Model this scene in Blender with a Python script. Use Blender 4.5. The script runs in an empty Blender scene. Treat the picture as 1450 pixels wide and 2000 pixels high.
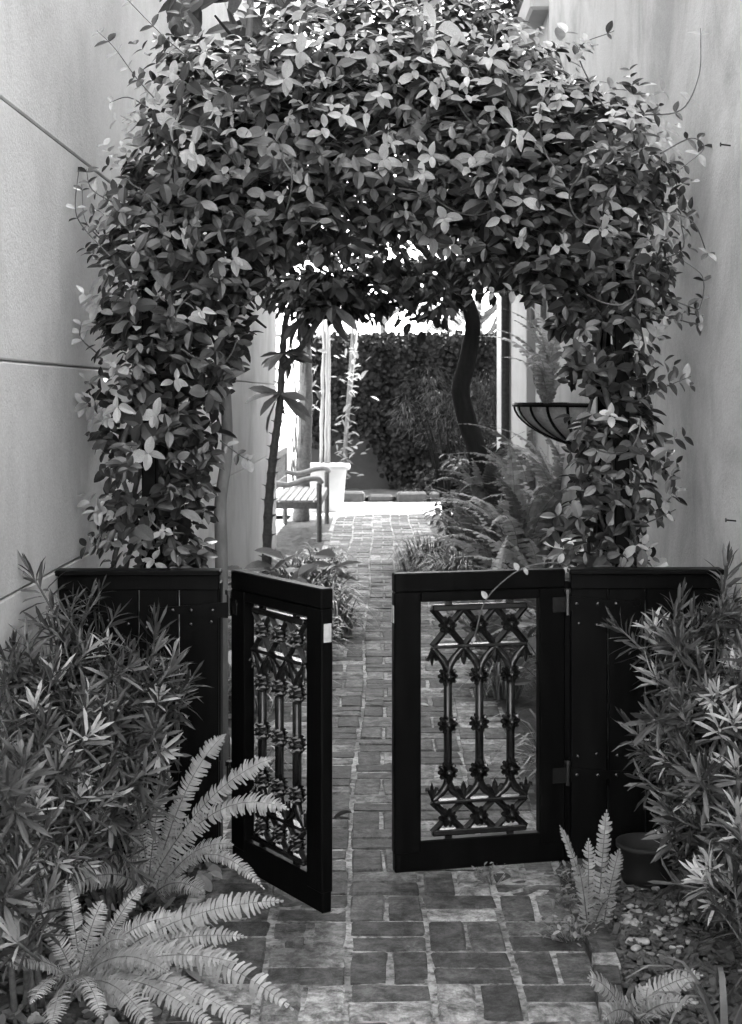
import bpy, math, random
import numpy as np
from mathutils import Vector, Matrix

random.seed(11)
R = math.radians
scene = bpy.context.scene
col = scene.collection

# ------------------------------------------------------------------ camera
CAM_H = 1.55
cd = bpy.data.cameras.new('camera')
cam = bpy.data.objects.new('camera', cd)
col.objects.link(cam)
cam.location = (0, 0, CAM_H)
cam.rotation_euler = (R(90), 0, 0)
cd.sensor_fit = 'VERTICAL'
cd.sensor_height = 36.0
cd.lens = 50.0
cd.shift_x = -0.010
cd.shift_y = -0.115
cd.clip_end = 2000
cd.dof.use_dof = True
cd.dof.focus_distance = 4.75
cd.dof.aperture_fstop = 9.0
scene.camera = cam

# ------------------------------------------------------------------ sky, sun, exposure
SUN_EL = R(50)
SUN_AZ = R(40)            # measured from +Y towards +X
world = bpy.data.worlds.new('World')
scene.world = world
world.use_nodes = True
wn = world.node_tree
wn.nodes.clear()
sky = wn.nodes.new('ShaderNodeTexSky')
sky.sky_type = 'NISHITA'
sky.sun_disc = False
sky.sun_elevation = SUN_EL
sky.sun_rotation = SUN_AZ
sky.air_density = 1.3
sky.dust_density = 2.5
bw = wn.nodes.new('ShaderNodeRGBToBW')
bg = wn.nodes.new('ShaderNodeBackground')
bg.inputs['Strength'].default_value = 0.15
wo = wn.nodes.new('ShaderNodeOutputWorld')
wn.links.new(sky.outputs[0], bw.inputs[0])
wn.links.new(bw.outputs[0], bg.inputs[0])
wn.links.new(bg.outputs[0], wo.inputs[0])

sd = bpy.data.lights.new('sun', 'SUN')
sd.energy = 2.0
sd.angle = R(0.53)
sun = bpy.data.objects.new('sun', sd)
col.objects.link(sun)
to_sun = Vector((math.cos(SUN_EL) * math.sin(SUN_AZ), math.cos(SUN_EL) * math.cos(SUN_AZ), math.sin(SUN_EL)))
sun.rotation_euler = to_sun.to_track_quat('Z', 'Y').to_euler()
sun.location = to_sun * 30

scene.view_settings.view_transform = 'Standard'
scene.view_settings.look = 'None'
scene.view_settings.gamma = 1.0
scene.view_settings.exposure = 4.05
scene.render.engine = 'CYCLES'
scene.cycles.use_denoising = True
scene.cycles.max_bounces = 7
scene.cycles.diffuse_bounces = 4
scene.cycles.sample_clamp_indirect = 6.0

# ------------------------------------------------------------------ helpers
F = 2778.0
def at(px, py, d):
    """a spot of the place, read off the photograph, at its own distance d from the street"""
    return Vector(((px - 745) / F * d, d, CAM_H - (py - 770) / F * d))

def rnd(a, b):
    return random.uniform(a, b)

def tag(o, label=None, cat=None, group=None, kind=None):
    if label: o['label'] = label
    if cat: o['category'] = cat
    if group: o['group'] = group
    if kind: o['kind'] = kind
    return o

def empty(name, loc=(0, 0, 0), rz=0.0):
    o = bpy.data.objects.new(name, None)
    o.empty_display_size = 0.05
    col.objects.link(o)
    o.location = loc
    o.rotation_euler = (0, 0, rz)
    return o

def link(name, mesh, parent=None, matrix=None):
    o = bpy.data.objects.new(name, mesh)
    col.objects.link(o)
    if parent is not None:
        o.parent = parent
    if matrix is not None:
        o.matrix_local = matrix
    return o

class MB:
    """collects faces, then makes one mesh"""
    def __init__(self):
        self.v, self.f, self.m, self.r = [], [], [], []
        self.slot, self.rv = 0, 0.0
    def add(self, vs, fs):
        b = len(self.v)
        self.v.extend([tuple(p) for p in vs])
        for f in fs:
            self.f.append(tuple(i + b for i in f))
            self.m.append(self.slot)
            self.r.append(self.rv)
    def box(self, c, s, M=None, bev=0.0):
        x, y, z = s[0] / 2, s[1] / 2, s[2] / 2
        if bev <= 0:
            vs = [(-x, -y, -z), (x, -y, -z), (x, y, -z), (-x, y, -z), (-x, -y, z), (x, -y, z), (x, y, z), (-x, y, z)]
            fs = [(3, 2, 1, 0), (4, 5, 6, 7), (0, 1, 5, 4), (1, 2, 6, 5), (2, 3, 7, 6), (3, 0, 4, 7)]
        else:
            vs, fs = bevel_box(x, y, z, bev)
        vs = [Vector(p) for p in vs]
        if M is not None:
            vs = [M @ p for p in vs]
        c = Vector(c)
        self.add([p + c for p in vs], fs)
    def tube(self, pts, rad, n=8, cap=True):
        pts = [Vector(p) for p in pts]
        if not hasattr(rad, '__len__'):
            rad = [rad] * len(pts)
        rings = []
        prev = None
        for i, p in enumerate(pts):
            t = (pts[min(i + 1, len(pts) - 1)] - pts[max(i - 1, 0)]).normalized()
            if prev is None:
                a = Vector((0, 0, 1)) if abs(t.z) < 0.9 else Vector((1, 0, 0))
                s = t.cross(a).normalized()
            else:
                s = (prev - t * prev.dot(t)).normalized()
            prev = s
            u = t.cross(s)
            rings.append([p + (s * math.cos(k * 2 * math.pi / n) + u * math.sin(k * 2 * math.pi / n)) * rad[i] for k in range(n)])
        vs = [q for r in rings for q in r]
        fs = []
        for i in range(len(pts) - 1):
            for k in range(n):
                a, b = i * n + k, i * n + (k + 1) % n
                fs.append((a, b, b + n, a + n))
        if cap:
            fs.append(tuple(range(n))[::-1])
            fs.append(tuple((len(pts) - 1) * n + k for k in range(n)))
        self.add(vs, fs)
    def lathe(self, prof, n=20, c=(0, 0, 0), M=None):
        vs, fs = [], []
        for (r, z) in prof:
            for k in range(n):
                a = k * 2 * math.pi / n
                p = Vector((r * math.cos(a), r * math.sin(a), z))
                if M is not None: p = M @ p
                vs.append(p + Vector(c))
        for i in range(len(prof) - 1):
            for k in range(n):
                a, b = i * n + k, i * n + (k + 1) % n
                fs.append((a, b, b + n, a + n))
        self.add(vs, fs)
    def mesh(self, name, mats, smooth=False):
        me = bpy.data.meshes.new(name)
        me.from_pydata(self.v, [], self.f)
        if not isinstance(mats, (list, tuple)): mats = [mats]
        for m in mats: me.materials.append(m)
        if any(self.m):
            me.polygons.foreach_set('material_index', self.m)
        if any(self.r):
            a = me.attributes.new('rnd', 'FLOAT', 'FACE')
            a.data.foreach_set('value', self.r)
        if smooth:
            me.polygons.foreach_set('use_smooth', [True] * len(me.polygons))
        me.update()
        return me
    def build(self, name, mats, parent=None, smooth=False):
        return link(name, self.mesh(name, mats, smooth), parent)

def bevel_box(x, y, z, b):
    """box with its edges cut: 24 points"""
    vs, idx = [], {}
    for sx in (-1, 1):
        for sy in (-1, 1):
            for sz in (-1, 1):
                for ax in range(3):
                    p = [sx * (x - b), sy * (y - b), sz * (z - b)]
                    p[ax] += (sx, sy, sz)[ax] * b
                    idx[(sx, sy, sz, ax)] = len(vs)
                    vs.append(tuple(p))
    fs = []
    for ax in range(3):
        o1, o2 = [(1, 2), (2, 0), (0, 1)][ax]
        for s in (-1, 1):
            q = []
            for a, c in ((-1, -1), (1, -1), (1, 1), (-1, 1)):
                k = [0, 0, 0]; k[ax] = s; k[o1] = a; k[o2] = c
                q.append(idx[(*k, ax)])
            fs.append(tuple(q if s > 0 else q[::-1]))
    for ax in range(3):
        o1, o2 = [(1, 2), (2, 0), (0, 1)][ax]
        for a in (-1, 1):
            for c in (-1, 1):
                def g(s, fa):
                    k = [0, 0, 0]; k[ax] = s; k[o1] = a; k[o2] = c
                    return idx[(*k, fa)]
                q = [g(-1, o1), g(1, o1), g(1, o2), g(-1, o2)]
                fs.append(tuple(q if a * c < 0 else q[::-1]))
    for sx in (-1, 1):
        for sy in (-1, 1):
            for sz in (-1, 1):
                q = [idx[(sx, sy, sz, a)] for a in range(3)]
                fs.append(tuple(q if sx * sy * sz > 0 else q[::-1]))
    return vs, fs

def bez(p0, p1, p2, t):
    return p0 * (1 - t) ** 2 + p1 * (2 * t * (1 - t)) + p2 * t ** 2

def spline(pts, n):
    """Catmull-Rom through pts"""
    pts = [Vector(p) for p in pts]
    P = [pts[0] * 2 - pts[1]] + pts + [pts[-1] * 2 - pts[-2]]
    out = []
    for i in range(1, len(P) - 2):
        for k in range(n):
            t = k / n
            a, b, c, d = P[i - 1], P[i], P[i + 1], P[i + 2]
            out.append(0.5 * ((2 * b) + (c - a) * t + (2 * a - 5 * b + 4 * c - d) * t * t + (3 * b - a - 3 * c + d) * t ** 3))
    out.append(pts[-1])
    return out

# ------------------------------------------------------------------ materials (the photograph is black and white: greys only)
def newmat(name):
    m = bpy.data.materials.new(name)
    m.use_nodes = True
    nt = m.node_tree
    b = nt.nodes['Principled BSDF']
    return m, nt, b

def N(nt, t, **kw):
    n = nt.nodes.new(t)
    for k, v in kw.items():
        if k in n.inputs: n.inputs[k].default_value = v
        else: setattr(n, k, v)
    return n

def ramp(nt, stops, interp='LINEAR'):
    r = nt.nodes.new('ShaderNodeValToRGB')
    r.color_ramp.interpolation = interp
    e = r.color_ramp.elements
    while len(e) < len(stops): e.new(0.5)
    for k, (p, g) in enumerate(stops):
        e[k].position = p
        e[k].color = (g, g, g, 1)
    return r

def math_node(nt, op, a, b=None):
    n = nt.nodes.new('ShaderNodeMath'); n.operation = op
    for i, x in enumerate((a, b)):
        if x is None: continue
        if isinstance(x, (int, float)): n.inputs[i].default_value = x
        else: nt.links.new(x, n.inputs[i])
    return n.outputs[0]

def mix_grey(nt, fac, a, b, mode='MIX'):
    n = nt.nodes.new('ShaderNodeMix'); n.data_type = 'RGBA'; n.blend_type = mode
    for sock, x in ((n.inputs[0], fac), (n.inputs[6], a), (n.inputs[7], b)):
        if isinstance(x, (int, float)):
            sock.default_value = x if sock.type == 'VALUE' else (x, x, x, 1)
        else: nt.links.new(x, sock)
    return n.outputs[2]

def coords(nt, scale=(1, 1, 1), world_space=True):
    if world_space:
        c = nt.nodes.new('ShaderNodeNewGeometry').outputs['Position']
    else:
        c = nt.nodes.new('ShaderNodeTexCoord').outputs['Object']
    mp = nt.nodes.new('ShaderNodeMapping')
    mp.inputs['Scale'].default_value = scale
    nt.links.new(c, mp.inputs[0])
    return mp.outputs[0]

def noise(nt, vec, scale, detail=4, rough=0.55, dist=0.0):
    n = nt.nodes.new('ShaderNodeTexNoise')
    n.inputs['Scale'].default_value = scale
    n.inputs['Detail'].default_value = detail
    n.inputs['Roughness'].default_value = rough
    n.inputs['Distortion'].default_value = dist
    nt.links.new(vec, n.inputs['Vector'])
    return n.outputs[0]

def bump(nt, b, h, strength, dist):
    n = nt.nodes.new('ShaderNodeBump')
    n.inputs['Strength'].default_value = strength
    n.inputs['Distance'].default_value = dist
    nt.links.new(h, n.inputs['Height'])
    nt.links.new(n.outputs[0], b.inputs['Normal'])

def simple(name, lo, hi, rough=0.6, scale=12, bstr=0.2, bdist=0.003, stretch=(1, 1, 1), spec=0.5, obj_space=True):
    m, nt, b = newmat(name)
    v = coords(nt, stretch, not obj_space)
    n = noise(nt, v, scale, 6, 0.6)
    r = ramp(nt, [(0.3, lo), (0.72, hi)])
    nt.links.new(n, r.inputs[0])
    nt.links.new(r.outputs[0], b.inputs['Base Color'])
    b.inputs['Roughness'].default_value = rough
    b.inputs['Specular IOR Level'].default_value = spec
    if bstr: bump(nt, b, noise(nt, v, scale * 4, 5), bstr, bdist)
    return m

def stucco(name, base, stain, sc=1.0):
    m, nt, b = newmat(name)
    v = coords(nt)
    vs = coords(nt, (0.8, 0.8, 0.62))
    big = noise(nt, v, 0.9 * sc, 5, 0.6)
    streak = noise(nt, vs, 2.2, 7, 0.66, 0.5)
    fine = noise(nt, v, 90, 3, 0.7)
    r1 = ramp(nt, [(0.30, base * 0.86), (0.62, base * 1.06)]); nt.links.new(big, r1.inputs[0])
    r2 = ramp(nt, [(0.34, stain), (0.56, 1.0)]); nt.links.new(streak, r2.inputs[0])
    r3 = ramp(nt, [(0.3, 0.90), (0.7, 1.06)]); nt.links.new(fine, r3.inputs[0])
    c = mix_grey(nt, 1.0, r1.outputs[0], r2.outputs[0], 'MULTIPLY')
    c = mix_grey(nt, 1.0, c, r3.outputs[0], 'MULTIPLY')
    nt.links.new(c, b.inputs['Base Color'])
    b.inputs['Roughness'].default_value = 0.9
    b.inputs['Specular IOR Level'].default_value = 0.2
    h = math_node(nt, 'ADD', noise(nt, v, 95, 4, 0.65), math_node(nt, 'MULTIPLY', noise(nt, v, 9, 4), 0.9))
    bump(nt, b, h, 0.5, 0.006)
    return m

def leafmat(name, lo, hi, rough=0.42, trans=0.22, spec=0.5, mid=0.34):
    """blade of a leaf: each one its own tone, a little light passing through"""
    m, nt, b = newmat(name)
    oi = nt.nodes.new('ShaderNodeObjectInfo').outputs['Random']
    at_ = nt.nodes.new('ShaderNodeAttribute'); at_.attribute_name = 'rnd'
    v = math_node(nt, 'FRACT', math_node(nt, 'ADD', oi, at_.outputs['Fac']))
    r = ramp(nt, [(0.0, lo), (0.72, lo + mid * (hi - lo)), (1.0, hi)]); nt.links.new(v, r.inputs[0])
    n = noise(nt, coords(nt, (1, 1, 1), False), 30, 3)
    r2 = ramp(nt, [(0.3, 0.75), (0.7, 1.2)]); nt.links.new(n, r2.inputs[0])
    c = mix_grey(nt, 1.0, r.outputs[0], r2.outputs[0], 'MULTIPLY')
    nt.links.new(c, b.inputs['Base Color'])
    b.inputs['Roughness'].default_value = rough
    b.inputs['Specular IOR Level'].default_value = spec
    tr = nt.nodes.new('ShaderNodeBsdfTranslucent')
    nt.links.new(c, tr.inputs[0])
    mx = nt.nodes.new('ShaderNodeMixShader'); mx.inputs[0].default_value = trans
    nt.links.new(b.outputs[0], mx.inputs[1]); nt.links.new(tr.outputs[0], mx.inputs[2])
    nt.links.new(mx.outputs[0], nt.nodes['Material Output'].inputs[0])
    return m

def brickmat(name):
    m, nt, b = newmat(name)
    oi = nt.nodes.new('ShaderNodeObjectInfo').outputs['Random']
    at_ = nt.nodes.new('ShaderNodeAttribute'); at_.attribute_name = 'rnd'
    rv = math_node(nt, 'FRACT', math_node(nt, 'ADD', oi, at_.outputs['Fac']))
    tone = ramp(nt, [(0.0, 0.040), (0.4, 0.070), (0.68, 0.11), (0.85, 0.19), (1.0, 0.30)]); nt.links.new(rv, tone.inputs[0])
    v = coords(nt)
    n1 = noise(nt, v, 19, 9, 0.74, 0.4)
    r1 = ramp(nt, [(0.38, 0.25), (0.50, 0.85), (0.60, 1.5)]); nt.links.new(n1, r1.inputs[0])
    n2 = noise(nt, v, 70, 4, 0.7)
    r2 = ramp(nt, [(0.35, 0.65), (0.6, 1.15)]); nt.links.new(n2, r2.inputs[0])
    big = noise(nt, v, 2.0, 3, 0.5)
    r3 = ramp(nt, [(0.35, 0.7), (0.65, 1.15)]); nt.links.new(big, r3.inputs[0])
    c = mix_grey(nt, 1.0, tone.outputs[0], r1.outputs[0], 'MULTIPLY')
    c = mix_grey(nt, 1.0, c, r2.outputs[0], 'MULTIPLY')
    c = mix_grey(nt, 1.0, c, r3.outputs[0], 'MULTIPLY')
    nt.links.new(c, b.inputs['Base Color'])
    b.inputs['Roughness'].default_value = 0.8
    h = math_node(nt, 'ADD', noise(nt, v, 30, 6, 0.7), n2)
    bump(nt, b, h, 0.7, 0.006)
    return m

M_stucco_l = stucco('stucco_left', 0.55, 0.80)
M_stucco_r = stucco('stucco_right', 0.54, 0.66)
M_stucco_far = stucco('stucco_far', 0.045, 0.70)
M_white = simple('white_paint', 0.62, 0.74, 0.5, 6, 0.1, 0.001)
M_pot = simple('white_planter', 0.36, 0.42, 0.6, 5, 0.1, 0.001)
M_black = simple('black_gloss_paint', 0.002, 0.005, 0.40, 30, 0.25, 0.0012, (1, 1, 0.12), 0.05)
M_iron = simple('black_cast_iron', 0.006, 0.014, 0.24, 60, 0.35, 0.001, (1, 1, 1), 0.6)
M_steel = simple('worn_steel', 0.35, 0.6, 0.35, 40, 0.2, 0.001)
M_brick = brickmat('old_paving_brick')
def mortarmat():
    m, nt, b = newmat('lime_mortar')
    v = coords(nt)
    n1 = noise(nt, v, 2.6, 4, 0.6); n2 = noise(nt, v, 34, 5, 0.7)
    r1 = ramp(nt, [(0.36, 0.28), (0.60, 1.1)]); nt.links.new(n1, r1.inputs[0])
    r2 = ramp(nt, [(0.35, 0.05), (0.58, 0.36)]); nt.links.new(n2, r2.inputs[0])
    nt.links.new(mix_grey(nt, 1.0, r2.outputs[0], r1.outputs[0], 'MULTIPLY'), b.inputs['Base Color'])
    b.inputs['Roughness'].default_value = 0.95
    bump(nt, b, n2, 0.6, 0.004)
    return m
M_mortar = mortarmat()
M_soil = simple('garden_soil', 0.02, 0.07, 0.95, 9, 0.8, 0.02, obj_space=False)
M_paving = simple('pale_concrete', 0.30, 0.38, 0.85, 3, 0.3, 0.003, obj_space=False)
M_street = simple('street_paving', 0.22, 0.32, 0.9, 3, 0.3, 0.003, obj_space=False)
M_bark_pale = simple('pale_bark', 0.12, 0.26, 0.8, 18, 0.5, 0.004, (1, 1, 0.4))
M_bark_dark = simple('dark_bark', 0.008, 0.02, 0.9, 25, 0.7, 0.006, (1, 1, 0.3))
M_porch = simple('porch_paint', 0.36, 0.44, 0.6, 6, 0.1, 0.001)
M_bark_mid = simple('scarred_bark', 0.05, 0.12, 0.8, 40, 0.5, 0.003)
M_stem = simple('vine_stem', 0.05, 0.14, 0.7, 60, 0.3, 0.001)
M_cane = simple('pale_cane', 0.22, 0.36, 0.6, 30, 0.3, 0.001, (1, 1, 0.2))
M_wood_bench = simple('weathered_teak', 0.13, 0.23, 0.7, 22, 0.3, 0.001, (1, 0.15, 1))
M_coco = simple('coconut_liner', 0.34, 0.5, 0.95, 60, 0.8, 0.006)
M_chip = simple('bark_mulch', 0.03, 0.12, 0.9, 30, 0.4, 0.003)
M_pebble = simple('pale_pebble', 0.12, 0.5, 0.7, 30, 0.2, 0.002)
M_stone = simple('kerb_stone', 0.02, 0.06, 0.9, 10, 0.5, 0.005)
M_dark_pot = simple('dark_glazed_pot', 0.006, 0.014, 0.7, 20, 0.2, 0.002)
M_glass = simple('dark_window_glass', 0.02, 0.03, 0.12, 5, 0.0)

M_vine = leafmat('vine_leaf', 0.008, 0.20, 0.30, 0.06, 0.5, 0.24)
M_vine_young_skylit = leafmat('vine_leaf_young_skylit', 0.34, 0.60, 0.5, 0.25)
M_vine_dry = leafmat('vine_leaf_dry', 0.42, 0.62, 0.8, 0.15)
M_podo = leafmat('needle_leaf', 0.022, 0.14, 0.45, 0.08, 0.5, 0.3)
M_podo_young = leafmat('needle_leaf_young', 0.36, 0.58, 0.5, 0.25)
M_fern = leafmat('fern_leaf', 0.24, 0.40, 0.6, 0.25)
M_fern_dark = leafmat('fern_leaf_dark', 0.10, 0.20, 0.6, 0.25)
M_broad = leafmat('broad_leaf', 0.04, 0.11, 0.35, 0.2)
M_broad_light = leafmat('broad_leaf_light', 0.14, 0.30, 0.5, 0.25)
M_strap = leafmat('strap_leaf', 0.08, 0.24, 0.4, 0.15)
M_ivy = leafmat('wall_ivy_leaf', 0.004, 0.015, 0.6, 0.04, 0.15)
M_tree = leafmat('tree_leaf', 0.02, 0.065, 0.5, 0.2, 0.3)
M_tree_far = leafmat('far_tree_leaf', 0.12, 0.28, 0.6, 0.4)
M_litter = leafmat('fallen_leaf', 0.10, 0.40, 0.8, 0.05)

# ------------------------------------------------------------------ leaf geometry
def leaf_points(prof, fold=0.18, curl=0.12, twist=0.0):
    """unit leaf along +X, width +-Y, upper side +Z, creased along the midrib. prof: [(t, half width)], first and last are points"""
    vs, fs = [], []
    def cz(t): return -curl * t * t
    n = len(prof)
    for s in (1, -1):
        b = len(vs)
        for (t, w) in prof: vs.append((t, 0, cz(t)))
        for (t, w) in prof[1:-1]: vs.append((t, s * w, cz(t) + fold * w * (1 - 0.9 * w) + s * twist * t * w))
        q = [(b, b + 1, b + n)] + [(b + i, b + i + 1, b + n + i, b + n + i - 1) for i in range(1, n - 2)] + [(b + n - 2, b + n - 1, b + 2 * n - 3)]
        fs += q if s > 0 else [f[::-1] for f in q]
    return np.array(vs, float), fs

OVAL = [(0, 0), (0.10, 0.11), (0.27, 0.215), (0.48, 0.25), (0.70, 0.20), (0.88, 0.10), (1, 0)]
ROUND = [(0, 0), (0.08, 0.13), (0.25, 0.255), (0.48, 0.305), (0.72, 0.26), (0.92, 0.13), (1, 0)]
LANCE = [(0, 0), (0.2, 0.07), (0.6, 0.13), (0.85, 0.08), (1, 0)]
NEEDLE = [(0, 0), (0.3, 0.055), (0.75, 0.06), (1, 0)]
LEAF_SHAPES = [leaf_points(OVAL, 0.42, 0.12), leaf_points(OVAL, 0.28, 0.32, 0.25), leaf_points(ROUND, 0.32, 0.18, -0.25),
               leaf_points(OVAL, 0.65, 0.06, -0.2)]
DRY_SHAPES = [leaf_points(OVAL, 1.3, 0.7, 0.9), leaf_points(OVAL, 1.0, -0.6, -1.2)]
LANCE_SHAPES = [leaf_points(LANCE, 0.3, 0.25), leaf_points(LANCE, 0.15, 0.5, 0.3), leaf_points(LANCE, 0.4, 0.1, -0.2)]
NEEDLES = [leaf_points(NEEDLE, 0.3, 0.12), leaf_points(NEEDLE, 0.3, 0.38), leaf_points(NEEDLE, 0.2, -0.2, 0.6), leaf_points(NEEDLE, 0.5, 0.22, -0.5)]

def frame(d, n):
    d = d.normalized()
    s = n.cross(d)
    if s.length < 1e-4: s = Vector((1, 0, 0)).cross(d)
    s.normalize()
    return d, s, d.cross(s)

def add_leaf(mb, shape, pos, d, n, L, wid=1.0):
    d, s, n = frame(d, n)
    V = shape[0]
    A = np.array([d * L, s * (L * wid), n * L])
    mb.add((V @ A + np.array(pos)).tolist(), shape[1])

def leaf_matrix(pos, d, n, L, wid=1.0):
    d, s, n = frame(d, n)
    return Matrix(((d.x * L, s.x * L * wid, n.x * L, pos[0]), (d.y * L, s.y * L * wid, n.y * L, pos[1]),
                   (d.z * L, s.z * L * wid, n.z * L, pos[2]), (0, 0, 0, 1)))

def leaf_mesh(name, shape, mat):
    mb = MB(); mb.add(shape[0].tolist(), shape[1])
    return mb.mesh(name, mat, True)

def rvec(s=1.0):
    return Vector((random.gauss(0, s), random.gauss(0, s), random.gauss(0, s)))

# ================================================================== SETTING
XL, XR = -1.06, 1.13
# ground: one sheet to the horizon
g = MB()
g.add([(-400, -400, -0.06), (400, -400, -0.06), (400, 400, -0.06), (-400, 400, -0.06)], [(0, 1, 2, 3)])
tag(g.build('ground', M_street), kind='structure')

def sheet(name, x0, x1, y0, y1, z, mat, amp=0.0, nx=2, ny=2):
    mb = MB()
    vs = [(x0 + (x1 - x0) * i / (nx - 1), y0 + (y1 - y0) * j / (ny - 1), z + (rnd(-amp, amp) if amp else 0)) for j in range(ny) for i in range(nx)]
    fs = [(j * nx + i, j * nx + i + 1, (j + 1) * nx + i + 1, (j + 1) * nx + i) for j in range(ny - 1) for i in range(nx - 1)]
    mb.add(vs, fs)
    o = mb.build(name, mat, smooth=True)
    return tag(o, kind='structure')

sheet('pavement', -30, 30, -30, 2.4, -0.03, M_street)
sheet('planting_bed', XL - 0.1, -0.60, 2.4, 18.3, -0.012, M_soil, 0.012, 14, 200)
sheet('planting_bed', 0.57, XR + 0.2, 2.4, 18.3, -0.012, M_soil, 0.012, 14, 200)
sheet('courtyard_paving', -6.0, 6.0, 18.3, 20.6, -0.010, M_paving)
sheet('planting_bed', -1.4, 6.0, 20.66, 22.4, 0.05, M_soil, 0.02, 60, 16)

# --- brick path: basketweave bricks, each one its own piece
path = sheet('brick_path', -0.60, 0.60, 2.4, 18.3, -0.0105, M_mortar, 0.0018, 24, 320)
BRICK = []
for k in range(7):
    mb = MB()
    vs, fs = bevel_box(0.1083, 0.0524, 0.03, 0.008)
    vs = [(x + rnd(-0.005, 0.003), y + rnd(-0.004, 0.003), z + rnd(-0.004, 0.001)) for x, y, z in vs]
    mb.add(vs, fs)
    BRICK.append((vs, fs, mb.mesh('brick', M_brick)))
U = 0.2265
bricks = []
x_seam = 0.125
for j in range(0, 72):
    for i in range(-4, 4):
        cx = x_seam + (i + 0.5) * U + rnd(-0.002, 0.002) + 0.012 * math.sin(j * 0.35)
        cy = 2.42 + (j + 0.5) * (U - 0.004)
        horiz = (i + j) % 2 == 0
        if cx < -0.66 or cx > 0.72: continue
        for s in (-1, 1):
            if horiz: p, a = (cx, cy + s * 0.0565), 0.0
            else: p, a = (cx + s * 0.0565, cy), math.pi / 2
            z = -0.034 + rnd(-0.003, 0.003) + 0.002 * math.sin(cx * 9 + cy * 3)
            bricks.append((cy, p[0], p[1], z, a + rnd(-0.018, 0.018) + (math.pi if random.random() < 0.5 else 0), rnd(-0.010, 0.010), rnd(-0.010, 0.010), random.randrange(7)))
bricks = [b for b in bricks if -0.66 < b[1] < min(0.60, 0.53 + 0.06 * (b[2] - 3.3))]
near = sorted([b for b in bricks if b[0] > 3.15], key=lambda b: b[0])
rest_b = [b for b in bricks if b[0] <= 3.15] + near[290:]
for b in near[:290]:
    M = Matrix.Translation((b[1], b[2], b[3])) @ Matrix.Rotation(b[4], 4, 'Z') @ Matrix.Rotation(b[5], 4, 'X') @ Matrix.Rotation(b[6], 4, 'Y')
    link('brick', BRICK[b[7]][2], path, M)
mb = MB()
for b in rest_b:
    M = Matrix.Translation((b[1], b[2], b[3])) @ Matrix.Rotation(b[4], 4, 'Z') @ Matrix.Rotation(b[5], 4, 'X') @ Matrix.Rotation(b[6], 4, 'Y')
    mb.rv = random.random() + 0.001
    mb.add([M @ Vector(p) for p in BRICK[b[7]][0]], BRICK[b[7]][1])
tag(mb.build('farther_bricks', M_brick, path), kind='stuff')
# edging bricks set on edge along the right hand bed
for k in range(18):
    y = 2.75 + k * 0.108
    M = Matrix.Translation((0.577 + 0.080 * (y - 3.5) + rnd(-0.006, 0.006), y, 0.0 + rnd(-0.008, 0.008))) @ Matrix.Rotation(rnd(-0.08, 0.08), 4, 'Z') @ Matrix.Rotation(rnd(-0.06, 0.06), 4, 'Y')
    link('edging_brick', random.choice(BRICK)[2], path, M @ Matrix.Scale(0.32, 4, (1, 0, 0)) @ Matrix.Scale(1.05, 4, (0, 0, 1)))

# --- building on the left: stucco courses with recessed joints
lb = empty('house', (XL - 0.3, 8, 0))
tag(lb, 'tall pale stucco house wall scored with wide horizontal joints', 'house')
HL = 8.6
joints = [0, 0.975, 1.645, 2.378, 4.2, 6.0, 7.6, HL]
off = Vector((XL - 0.3, 8, 0))
Y0, Y1 = 1.2, 14.36
for a, b in zip(joints[:-1], joints[1:]):
    mb = MB()
    h = b - a - 0.005
    mb.box(Vector((XL - 0.10, (Y0 + Y1) / 2, (a + b) / 2)) - off, (0.20, Y1 - Y0, h), None, 0.005)
    mb.build('stucco_course', M_stucco_l, lb)
mb = MB()
mb.box(Vector((XL - 2.61, (Y0 + Y1) / 2, HL / 2 - 0.1)) - off, (5.18, Y1 - Y0 - 0.02, HL + 0.05))
mb.build('wall_core', M_stucco_l, lb)
mb = MB()
mb.box(Vector((XL - 2.5, (Y0 + Y1) / 2, HL + 0.06)) - off, (5.4, Y1 - Y0 + 0.3, 0.14))
mb.build('cornice', M_stucco_l, lb)

# --- houses across the street, behind the photographer
for (x0, x1, h, lab) in ((-16, -3.2, 9.0, 'pale house across the street, facing the scored wall'), (-3.0, 4.5, 7.5, 'pale house across the street, facing the gateway'), (4.8, 17, 9.5, 'pale house across the street, facing the streaky wall')):
    o = empty('street_house', ((x0 + x1) / 2, -9.0, 0)); tag(o, lab, 'house', 'houses across the street')
    mb = MB(); mb.box((0, 0, h / 2 - 0.05), (x1 - x0, 4, h), None, 0.02); mb.build('wall', M_stucco_r, o)
    mb = MB(); mb.box((0, 0, h + 0.12), (x1 - x0 + 0.1, 4.5, 0.25), None, 0.03); mb.build('cornice', M_white, o)
    for k in range(int((x1 - x0) // 2.4)):
        for z in (1.7, 4.9):
            mb = MB(); mb.box((-(x1 - x0) / 2 + 1.4 + 2.4 * k, 2.01, z), (1.0, 0.06, 1.8), None, 0.01); w = mb.build('window', M_white, o)
            mb = MB(); mb.box((-(x1 - x0) / 2 + 1.4 + 2.4 * k, 2.045, z), (0.84, 0.02, 1.64)); mb.build('pane', M_glass, w)

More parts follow.
